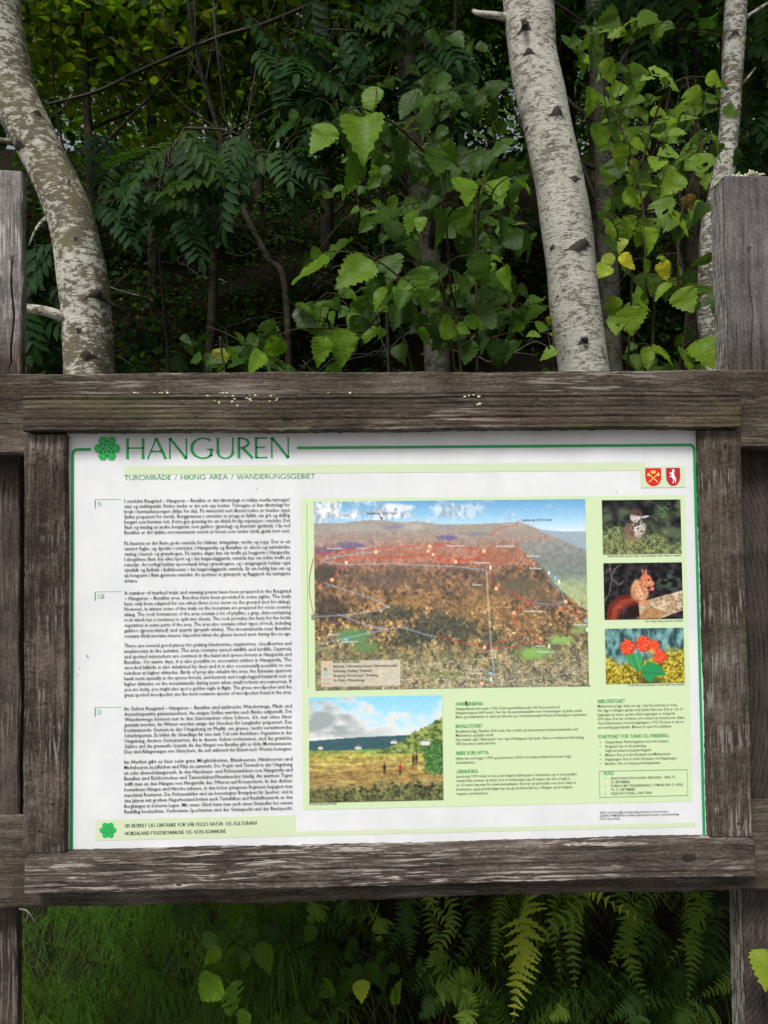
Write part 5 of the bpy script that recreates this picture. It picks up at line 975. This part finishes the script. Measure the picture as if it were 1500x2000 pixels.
rowan('dark rowan beyond the slender right birch', [(1500, 760, 2.2), (1495, 500, 2.2), (1490, 250, 2.2), (1485, 100, 2.2)], 2.2, [(1485, 110, 2.1, 8, 30, 60), (1490, 230, 2.1, 8, 30, 60), (1470, 330, 2.2, 6, 40, 40), (1340, 60, 2.5, 6, 60, 60), (1240, 60, 2.5, 6, 60, 60)], 404)

# ---- leafy saplings close behind the board
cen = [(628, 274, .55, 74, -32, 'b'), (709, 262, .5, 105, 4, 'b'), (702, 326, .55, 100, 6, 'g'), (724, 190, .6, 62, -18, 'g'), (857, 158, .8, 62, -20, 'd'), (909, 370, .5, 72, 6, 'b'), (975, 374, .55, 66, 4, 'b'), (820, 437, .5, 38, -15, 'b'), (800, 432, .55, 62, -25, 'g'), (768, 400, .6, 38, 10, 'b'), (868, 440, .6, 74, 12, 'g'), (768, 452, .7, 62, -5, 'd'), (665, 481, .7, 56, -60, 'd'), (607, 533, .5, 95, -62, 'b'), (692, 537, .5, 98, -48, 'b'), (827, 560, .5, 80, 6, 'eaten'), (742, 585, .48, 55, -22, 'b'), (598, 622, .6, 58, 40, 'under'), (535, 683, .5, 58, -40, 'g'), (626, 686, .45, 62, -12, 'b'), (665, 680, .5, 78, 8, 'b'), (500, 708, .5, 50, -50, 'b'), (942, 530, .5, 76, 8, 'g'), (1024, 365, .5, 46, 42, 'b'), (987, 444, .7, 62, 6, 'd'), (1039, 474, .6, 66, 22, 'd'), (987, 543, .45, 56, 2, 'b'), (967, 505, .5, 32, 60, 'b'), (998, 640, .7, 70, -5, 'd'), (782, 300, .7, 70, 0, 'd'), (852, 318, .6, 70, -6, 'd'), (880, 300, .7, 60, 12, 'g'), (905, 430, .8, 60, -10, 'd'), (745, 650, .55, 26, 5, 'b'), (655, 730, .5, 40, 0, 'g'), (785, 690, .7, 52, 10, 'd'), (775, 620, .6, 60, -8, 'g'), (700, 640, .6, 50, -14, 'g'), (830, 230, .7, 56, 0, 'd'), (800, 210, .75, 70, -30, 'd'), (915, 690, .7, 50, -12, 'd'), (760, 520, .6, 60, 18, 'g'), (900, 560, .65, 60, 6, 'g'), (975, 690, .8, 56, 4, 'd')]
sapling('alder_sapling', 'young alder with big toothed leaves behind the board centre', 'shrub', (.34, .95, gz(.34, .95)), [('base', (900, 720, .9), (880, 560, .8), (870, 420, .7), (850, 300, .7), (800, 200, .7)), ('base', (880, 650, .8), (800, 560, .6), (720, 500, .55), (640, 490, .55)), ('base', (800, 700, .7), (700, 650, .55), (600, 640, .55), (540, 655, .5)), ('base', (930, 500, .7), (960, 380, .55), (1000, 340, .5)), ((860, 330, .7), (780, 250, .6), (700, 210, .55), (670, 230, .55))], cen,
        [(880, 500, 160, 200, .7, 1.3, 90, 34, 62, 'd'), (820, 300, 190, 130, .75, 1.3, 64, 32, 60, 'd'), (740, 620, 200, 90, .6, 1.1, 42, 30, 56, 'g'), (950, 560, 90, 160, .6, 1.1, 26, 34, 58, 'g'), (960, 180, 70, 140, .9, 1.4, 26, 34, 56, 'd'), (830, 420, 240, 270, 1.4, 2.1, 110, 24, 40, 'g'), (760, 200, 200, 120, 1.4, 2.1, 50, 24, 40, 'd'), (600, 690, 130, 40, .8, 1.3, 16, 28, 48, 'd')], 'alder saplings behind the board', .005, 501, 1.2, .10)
rig = [(1161, 107, .8, 62, 0, 'd'), (1118, 92, .9, 62, -5, 'd'), (1190, 141, .6, 56, 40, 'b'), (1150, 200, .55, 60, 0, 'b'), (1198, 192, .55, 54, 42, 'b'), (1276, 144, .5, 56, -75, 'eaten'), (1309, 163, .5, 50, 70, 'eaten'), (1355, 189, .5, 44, 28, 'b'), (1396, 157, .5, 40, 62, 'b'), (1344, 230, .5, 42, -70, 'eaten'), (1403, 287, .45, 66, 40, 'b'), (1374, 332, .45, 76, 18, 'eaten'), (1303, 297, .5, 44, -70, 'eaten'), (1283, 322, .5, 44, -20, 'b'), (1311, 360, .5, 56, -50, 'b'), (1242, 340, .6, 62, 14, 'g'), (1237, 389, .55, 56, 30, 'b'), (1294, 415, .5, 66, 0, 'eaten'), (1346, 396, .55, 34, 20, 'br'), (1326, 437, .5, 66, 48, 'b'), (1228, 444, .5, 50, 20, 'b'), (1268, 466, .48, 58, 18, 'b'), (1215, 476, .45, 32, -25, 'y'), (1184, 512, .45, 42, -30, 'y'), (1226, 511, .45, 44, 50, 'y'), (1178, 531, .45, 34, -30, 'y'), (1261, 525, .5, 44, 15, 'b'), (1296, 529, .5, 44, 5, 'y'), (1296, 503, .5, 30, 80, 'b'), (1327, 531, .5, 28, 0, 'b'), (1294, 570, .5, 48, -40, 'b'), (1340, 588, .48, 58, 25, 'b'), (1250, 592, .5, 56, 40, 'b'), (1196, 600, .5, 44, -10, 'g'), (1235, 627, .48, 60, 6, 'b'), (1207, 635, .5, 52, -12, 'b'), (1298, 685, .5, 56, 60, 'b'), (1339, 705, .5, 60, 4, 'g'), (1378, 692, .5, 70, 24, 'b'), (1265, 700, .5, 52, 2, 'b'), (1340, 660, .6, 44, -20, 'g'), (1205, 330, .7, 50, 10, 'd'), (1170, 270, .7, 60, -5, 'g'), (1200, 265, .6, 56, 30, 'g'), (1212, 305, .55, 50, 0, 'b'), (1250, 290, .6, 50, 70, 'g'), (1190, 450, .7, 54, 30, 'g')]
sapling('birch_sapling', 'young birch with insect-eaten leaves between middle birch and right post', 'shrub', (.62, .85, gz(.62, .85)), [('base', (1270, 720, .7), (1262, 560, .6), (1255, 400, .58), (1225, 280, .6), (1180, 170, .65), (1140, 40, .7)), ('base', (1330, 700, .6), (1325, 560, .52), (1330, 420, .5), (1370, 300, .5), (1365, 250, .5), (1340, 150, .52)), ('base', (1230, 650, .55), (1215, 540, .48), (1210, 480, .46)), ((1250, 330, .6), (1290, 200, .55), (1330, 155, .5), (1380, 150, .5))], rig,
        [(1250, 420, 120, 210, .7, 1.3, 62, 30, 54, 'g'), (1290, 620, 110, 110, .6, 1.1, 40, 30, 54, 'd'), (1200, 170, 100, 170, .7, 1.3, 46, 28, 54, 'g'), (1170, 330, 50, 180, .7, 1.1, 22, 30, 50, 'g'), (1330, 250, 90, 200, .9, 1.5, 30, 28, 46, 'd')], 'birch saplings behind the board', .004, 502, 1.5, .26)
sapling('birch_seedling', 'small yellow-green shoot at the foot of the middle birch', 'shrub', (.45, .5, gz(.45, .5)), [('base', (1082, 760, .42), (1079, 700, .42), (1070, 650, .42), (1074, 625, .42))], [(1041, 655, .42, 32, -75, 'y'), (1011, 640, .45, 30, -60, 'b'), (1071, 688, .4, 36, -70, 'y'), (1073, 627, .42, 20, 10, 'y'), (1056, 640, .46, 30, -20, 'b'), (1079, 655, .42, 14, 30, 'y')], [], 'birch saplings behind the board', .0025, 503)
sapling('alder_sapling', 'small dim sapling behind the beam left of the centre leaves', 'shrub', (-.22, 1.1, gz(-.22, 1.1)), [('base', (440, 730, 1.0), (445, 690, 1.0), (440, 640, 1.0))], [(430, 700, 1.0, 44, -10, 'y'), (455, 690, 1.0, 40, 20, 'g')], [(440, 690, 50, 30, .95, 1.2, 12, 26, 44, 'd'), (340, 690, 70, 40, 1.5, 2.2, 14, 24, 40, 'd')], 'alder saplings behind the board', .003, 504)
sapling('alder_sapling', 'alder sprig with a holed leaf hanging under the lower rail', 'shrub', (-.30, .5, gz(-.30, .5)), [('base', (520, 1990, .4), (500, 1880, .32), (450, 1830, .28), (400, 1770, .3)), ('base', (560, 1900, .35), (540, 1800, .35))], [(362, 1790, .28, 56, 10, 'g'), (412, 1868, .25, 50, -50, 'b'), (428, 1900, .25, 56, -14, 'g'), (408, 1934, .22, 62, -42, 'b'), (455, 1955, .2, 74, 8, 'eaten'), (520, 1872, .28, 66, 16, 'g'), (474, 1996, .25, 50, -14, 'g'), (455, 1790, .32, 56, 0, 'd'), (480, 1870, .3, 50, 0, 'd')], [(520, 1850, 110, 70, .35, .6, 22, 32, 56, 'd'), (600, 1930, 80, 70, .4, .6, 14, 30, 50, 'd')], 'saplings under the board', .003, 505, 1.3, .12)
sapling('birch_seedling', 'seedling with single yellow leaf under the middle of the board', 'shrub', (-.02, .55, gz(-.02, .55)), [('base', (735, 2010, .4), (712, 1950, .38), (705, 1910, .38)), ('base', (770, 1990, .4), (772, 1920, .4))], [(705, 1936, .36, 40, 0, 'y'), (770, 1938, .4, 44, 180, 'b'), (690, 1900, .4, 40, -60, 'd'), (745, 1880, .42, 44, 20, 'd')], [(680, 1900, 70, 70, .42, .6, 12, 28, 46, 'd')], 'saplings under the board', .003, 506, 1.4, .12)
sapling('birch_seedling', 'pale leaf tip poking in front of the right post', 'shrub', (.98, -.1, 0.0), [('base', (1560, 2050, -.06), (1540, 1900, -.05), (1520, 1850, -.05))], [(1492, 1892, -.05, 74, -28, 'y'), (1530, 1840, -.05, 60, 10, 'b')], [], 'saplings under the board', .003, 507)

# ---- ferns on the bank
def frond(t, root, tip, width, col, seed, sag=.35):
    r = np.random.RandomState(seed); root = np.asarray(root); tip = np.asarray(tip); L = np.linalg.norm(tip - root)
    sw = r.normal(0, .24) * L; P = spline([root, root + np.array([sw * .6, -.12 * L, .30 * L]) + .30 * (tip - root), root + .72 * (tip - root) + np.array([sw, -.16 * L, .26 * L]), tip], 34); n_face = unit(np.array([r.normal(0, .5), -.9, r.uniform(.1, .9)])); mb = MB(); mb.tube(P.tolist(), np.linspace(.0018, .0006, 34).tolist(), 4)
    for i in range(6, 34):
        t_ = (i - 6) / 27; tan = unit(P[min(i + 1, 33)] - P[i - 1]); n_ = unit(n_face + .22 * r.randn(3)); n_ = unit(n_ - tan * np.dot(n_, tan)); sd = np.cross(tan, n_)
        Lp = width * .64 * (math.sin(math.pi * (.16 + .84 * t_)) ** .75) * r.uniform(.9, 1.08) + .002
        for s in (-1, 1):
            if r.rand() < .04: continue
            d = unit(s * sd + r.uniform(.22, .6) * tan - .12 * n_ * r.uniform(0, 1.5)); x = np.cross(d, n_); V = []; F = []; rows = 9
            for k in range(rows):
                q = k / (rows - 1); w_ = Lp * .16 * (1 - q ** 1.6) * (1.35 if k % 2 else .55) + (.0006 if k < rows - 1 else 0); c = P[i] + d * Lp * q - n_ * Lp * .18 * q * q; V += [c - x * w_, c + n_ * w_ * .15, c + x * w_]
            for k in range(rows - 1): a = 3 * k; F += [(a, a + 1, a + 4, a + 3), (a + 1, a + 2, a + 5, a + 4)]
            mb.add(V, F)
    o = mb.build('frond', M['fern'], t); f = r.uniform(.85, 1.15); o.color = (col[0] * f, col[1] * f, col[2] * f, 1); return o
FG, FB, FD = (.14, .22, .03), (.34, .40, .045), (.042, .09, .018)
def fern(label, root_px, Yr, fr, seed):
    b = at(root_px, 1500, Yr); root = np.array([b[0], Yr, gz(b[0], Yr)]); t = thing('fern', label, 'fern', tuple(root), 'ferns on the bank')
    for k, (px, py, Yd, wpx, c) in enumerate(fr): frond(t, root + np.array([.02 * math.sin(k * 2), 0, 0]), at(px, py, Yd), wpx / FPX * dist_at(Yd), c, seed * 20 + k)
fern('fern arching sideways behind the hanging sprig', 640, .75, [(600, 1800, .45, 50, FG), (560, 1830, .5, 50, FD), (690, 1800, .45, 46, FD), (740, 1840, .42, 44, FG), (640, 1850, .45, 46, FD), (585, 1900, .42, 40, FD)], 67)
fern('fern spreading level fronds near the right post', 1420, .62, [(1330, 1830, .5, 44, FD), (1345, 1870, .46, 44, FG), (1350, 1910, .42, 42, FD), (1370, 1945, .38, 40, FG), (1380, 1790, .55, 40, FD), (1300, 1930, .42, 40, FD)], 68)
fern('small fern leaning left in front of the dim bank', 980, .55, [(880, 1870, .42, 36, FG), (860, 1920, .4, 40, FG), (905, 1960, .34, 40, FG), (1060, 1900, .4, 30, FD), (1075, 1990, .34, 36, FG)], 69)
sapling('broadleaf_herb', 'broad-leaved herbs at the foot of the left post', 'herb', (-.55, .42, gz(-.55, .42)), [('base', (150, 1980, .4), (160, 1900, .4)), ('base', (300, 1960, .4), (290, 1880, .42))], [(150, 1900, .46, 26, -30, 'd'), (300, 1885, .46, 28, 20, 'd'), (250, 1830, .5, 24, 0, 'd')], [(240, 1880, 160, 80, .45, .8, 14, 16, 30, 'd')], 'herbs under the board', .002, 508)
sapling('broadleaf_herb', 'broad-leaved herbs beneath the panel left of the bright fern', 'herb', (.05, .5, gz(.05, .5)), [('base', (760, 1990, .42), (740, 1880, .42)), ('base', (860, 1980, .42), (850, 1900, .42))], [(640, 1935, .4, 46, -10, 'g'), (725, 1905, .4, 46, 20, 'd')], [(740, 1890, 150, 90, .45, .8, 26, 20, 40, 'd')], 'herbs under the board', .002, 509)
fern('fern with a bright yellow-green frond hanging right of centre', 1030, .82, [(1002, 1994, .28, 78, FB), (948, 1892, .34, 44, FG), (965, 1880, .4, 30, FG), (905, 1835, .42, 34, FG), (1044, 1862, .4, 26, FG), (930, 1815, .5, 40, FD)], 61)
fern('fern with slim drooping fronds beneath the panel right half', 1150, .85, [(1094, 1908, .36, 34, FG), (1124, 1938, .33, 42, FG), (1186, 1918, .34, 44, FG), (1236, 1920, .38, 38, FG), (1145, 1998, .38, 42, FD), (1190, 1880, .46, 36, FG), (1070, 1960, .42, 36, FD)], 62)
fern('fern by the foot of the right post', 1310, .80, [(1265, 1806, .36, 34, FB), (1332, 1862, .33, 26, FG), (1300, 1892, .34, 44, FG), (1344, 1952, .33, 36, FG), (1268, 1972, .36, 40, FG), (1245, 1990, .4, 44, FD), (1380, 1980, .4, 46, FD)], 63)
fern('low spreading fern at the bottom centre', 890, .62, [(850, 1960, .36, 52, FG), (930, 1990, .32, 54, FG), (960, 1960, .36, 46, FG), (820, 1990, .36, 46, FD), (800, 1935, .42, 46, FD), (900, 2020, .3, 50, FG), (870, 1900, .46, 46, FD)], 64)
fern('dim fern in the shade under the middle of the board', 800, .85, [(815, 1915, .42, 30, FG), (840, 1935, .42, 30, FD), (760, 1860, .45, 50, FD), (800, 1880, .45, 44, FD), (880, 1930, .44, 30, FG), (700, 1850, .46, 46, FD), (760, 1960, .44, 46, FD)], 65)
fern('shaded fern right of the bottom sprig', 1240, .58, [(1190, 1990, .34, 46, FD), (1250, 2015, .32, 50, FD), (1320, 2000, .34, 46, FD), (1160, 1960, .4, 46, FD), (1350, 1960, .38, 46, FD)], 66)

# ---- horsetail: a feathery mass nobody could count
r = np.random.RandomState(66); V = []; F = []; C3 = []
def ribbon(P, w_, col):
    b = len(V); n = len(P)
    for i, p in enumerate(P):
        ww = w_ * (1 - .8 * i / (n - 1)); V.append((p[0] - ww, p[1], p[2])); V.append((p[0] + ww, p[1] + ww * .5, p[2])); C3.append(col); C3.append(col)
    for i in range(n - 1): F.append((b + 2 * i, b + 2 * i + 1, b + 2 * i + 3, b + 2 * i + 2))
for k in range(150):
    px = r.uniform(40, 600) if k < 120 else r.uniform(560, 1420); Yd = r.uniform(.28, .85); x = at(px, 1850, Yd)[0]; z = gz(x, Yd); H = r.uniform(.18, .52); lean = r.randn(2) * .13; g_ = r.uniform(.75, 1.3); col = (.062 * g_, .135 * g_, .018 * g_) if r.rand() < .8 else (.09 * g_, .14 * g_, .02)
    st = [np.array([x + lean[0] * q * q, Yd + (lean[1] - .06) * q * q, z + H * q]) for q in np.linspace(0, 1, 8)]; ribbon(st, .0014, col)
    for wv in range(13):
        q = .22 + .78 * wv / 13; c = np.array([x + lean[0] * q * q, Yd + (lean[1] - .06) * q * q, z + H * q]); Lb = .12 * (1 - q) ** .5 * r.uniform(.8, 1.2) + .02
        for bb in range(11):
            a = r.rand() * 6.283; o_ = np.array([math.cos(a), math.sin(a), 0]); ribbon([c, c + o_ * Lb * .4 + [0, 0, .012], c + o_ * Lb * .8 - [0, 0, .015], c + o_ * Lb - [0, 0, .055]], .0008, col)
o = obj('horsetail_patch', V, F, M['horsetail'], cols=C3, smooth=True); tag(o, 'feathery green horsetail massed on the bank under the board', 'horsetail', kind='stuff')
# ---- grass blades and dry straw
r = np.random.RandomState(67); V = []; F = []; C3 = []
for k in range(260):
    px = r.uniform(60, 1450); Yd = r.uniform(.2, .6); x = at(px, 1950, Yd)[0]; z = gz(x, Yd); H = r.uniform(.15, .42); d = r.randn(2) * .10; col = (.05, .10, .025) if r.rand() < .8 else (.16, .17, .06)
    ribbon([np.array([x + d[0] * q * q * 1.5, Yd + d[1] * q * q - .05 * q, z + H * (q - .25 * q ** 3)]) for q in np.linspace(0, 1, 7)], .0018, col)
o = obj('grass_blades', V, F, M['grass'], cols=C3); tag(o, 'thin grass blades among the ferns under the board', 'grass', kind='stuff')
t = thing('dry_straw', 'dry pale straw caught where the lower rail meets the left post', 'straw', tuple(at(46, 1776, -.005)))
mb = MB()
for e in ((72, 1806), (62, 1790), (50, 1805)): mb.tube(spline([at(38, 1775, .002), at(54, 1780, -.012), at(e[0], e[1], -.014)], 9).tolist(), np.linspace(.0013, .0005, 9).tolist(), 5)
mb.build('stalks', M['deadtwig'], t)

# ---- forest floor: low herbs, litter, dead twigs
r = np.random.RandomState(68); n = 15000; P = np.zeros((n, 3)); P[:, 1] = 1.8 + 10 * r.rand(n) ** 1.3; P[:, 0] = r.uniform(-1, 1, n) * (1.2 + .62 * P[:, 1]); P[:, 2] = ground_z(P[:, 0], P[:, 1]) + .02 + .42 * r.rand(n) ** 2.2
keep = fbm(64, 64, 8, 8, 3)[(np.clip((P[:, 1]) * 5, 0, 63)).astype(int), np.clip((P[:, 0] + 6) * 5, 0, 63).astype(int)] > .42
P = P[keep]; V, F, cc, _ = crown_arrays([((0, 0, 0), (0, 0, 0), 26)], 1, .06, CD); 
Vs, Fs, Cs = [], [], []
V, F, cc, Q = crown_arrays([(tuple(p_), (.05, .05, .03), 4) for p_ in P], 9, .06, CG + CD + CD + [(.05, .035, .018), (.07, .05, .025)], .05, 4, .1)
o = obj('undergrowth', V, F, M['leafc'], cols=cc); tag(o, 'low green herbs scattered over the shaded hillside', 'undergrowth', kind='stuff')
for k in range(26):
    Yd = r.uniform(3.2, 8); x = r.uniform(-1, .45) * (.5 + .35 * Yd); a = r.uniform(-.5, .5) + (math.pi if r.rand() < .5 else 0); L = r.uniform(.5, 1.5); pp = []
    for q in np.linspace(0, 1, 14): xx = x + L * q * math.cos(a) + .03 * math.sin(q * 9 + k); yy = Yd + L * q * math.sin(a) * .6; pp.append((xx, yy, gz(xx, yy) + .04 + .22 * q * (1 - q) + .10 * q * r.rand()))
    mb = MB(); mb.tube(pp, np.linspace(.009, .003, 14).tolist(), 6)
    for q in range(4):
        i0 = r.randint(3, 13); s0 = np.array(pp[i0]); e = s0 + unit([r.randn(), r.randn() * .4, abs(r.randn()) * .7]) * r.uniform(.1, .35); mb.tube([tuple(s0), tuple((s0 + e) / 2 + r.randn(3) * .015), tuple(e)], .003, 5)
    t = thing('fallen_branch', 'dead pale twig lying on the dark hillside', 'branch', pp[0], 'dead twigs on the hillside'); mb.build('twig', M['deadtwig'], t)

# ---- lichen
g = NG('lichen'); c = g.ramp(g.noise(g.coord(), 120, 3), [(.35, (.42, .44, .26)), (.65, (.68, .68, .48))]); g.l(c, g.p.inputs['Base Color']); g.p.inputs['Roughness'].default_value = .95; M['lichen'] = g.m
def lichen(label, spots, seed, parent=None, name='lichen_tuft'):
    r = np.random.RandomState(seed); mb = MB()
    for (p_, s, n) in spots:
        for k in range(n):
            d = unit([r.randn(), r.randn() * .8, abs(r.randn()) * .9 + .1]); e = np.asarray(p_) + d * s * r.uniform(.3, 1); m = (np.asarray(p_) + e) / 2 + r.randn(3) * s * .18; mb.tube([tuple(p_), tuple(m), tuple(e)], [s * .10, s * .13, s * .10], 5)
            for q in range(3): e2 = e + unit(r.randn(3)) * s * .28; mb.tube([tuple(e), tuple(e2)], [s * .10, s * .07], 4)
    if parent is None:
        t = thing(name, label, 'lichen', tuple(spots[0][0])); mb.build('branches', M['lichen'], t)
    else: o = mb.build(name, M['lichen'], parent); o['label'] = label
zp = Z0(1450, 343, yl)
lichen('bushy pale yellow lichen on top of the right post', [((at(x, 343, yl + .02)[0], yl + .02 + .01 * math.sin(x), zp - .003), s, 26) for x, s in ((1428, .012), (1440, .017), (1452, .021), (1464, .022), (1474, .018), (1484, .012))] + [((at(1402, 350, yl + .03)[0], yl + .02, zp - .006), .009, 14)], 71)
r = np.random.RandomState(72)
for k in range(42):
    if k < 24: x, y = r.normal(470, 38), 771 + abs(r.normal(0, 9))
    elif k < 36: x, y = r.uniform(215, 700), 767.5
    else: x, y = r.normal(935, 12), 780 + r.normal(0, 9)
    p_ = at(x, min(max(y, 767), 806), yt); s = r.uniform(.0009, .0026); V = [(p_[0], yt - .0022, p_[2])] + [(p_[0] + s * 1.3 * r.uniform(.6, 1.2) * math.cos(q * .9), yt - .0004, p_[2] + s * r.uniform(.6, 1.2) * math.sin(q * .9)) for q in range(7)]
    obj('lichen_spot', V, [(0, 1 + (q + 1) % 7, 1 + q) for q in range(7)], M['lichen'], top)
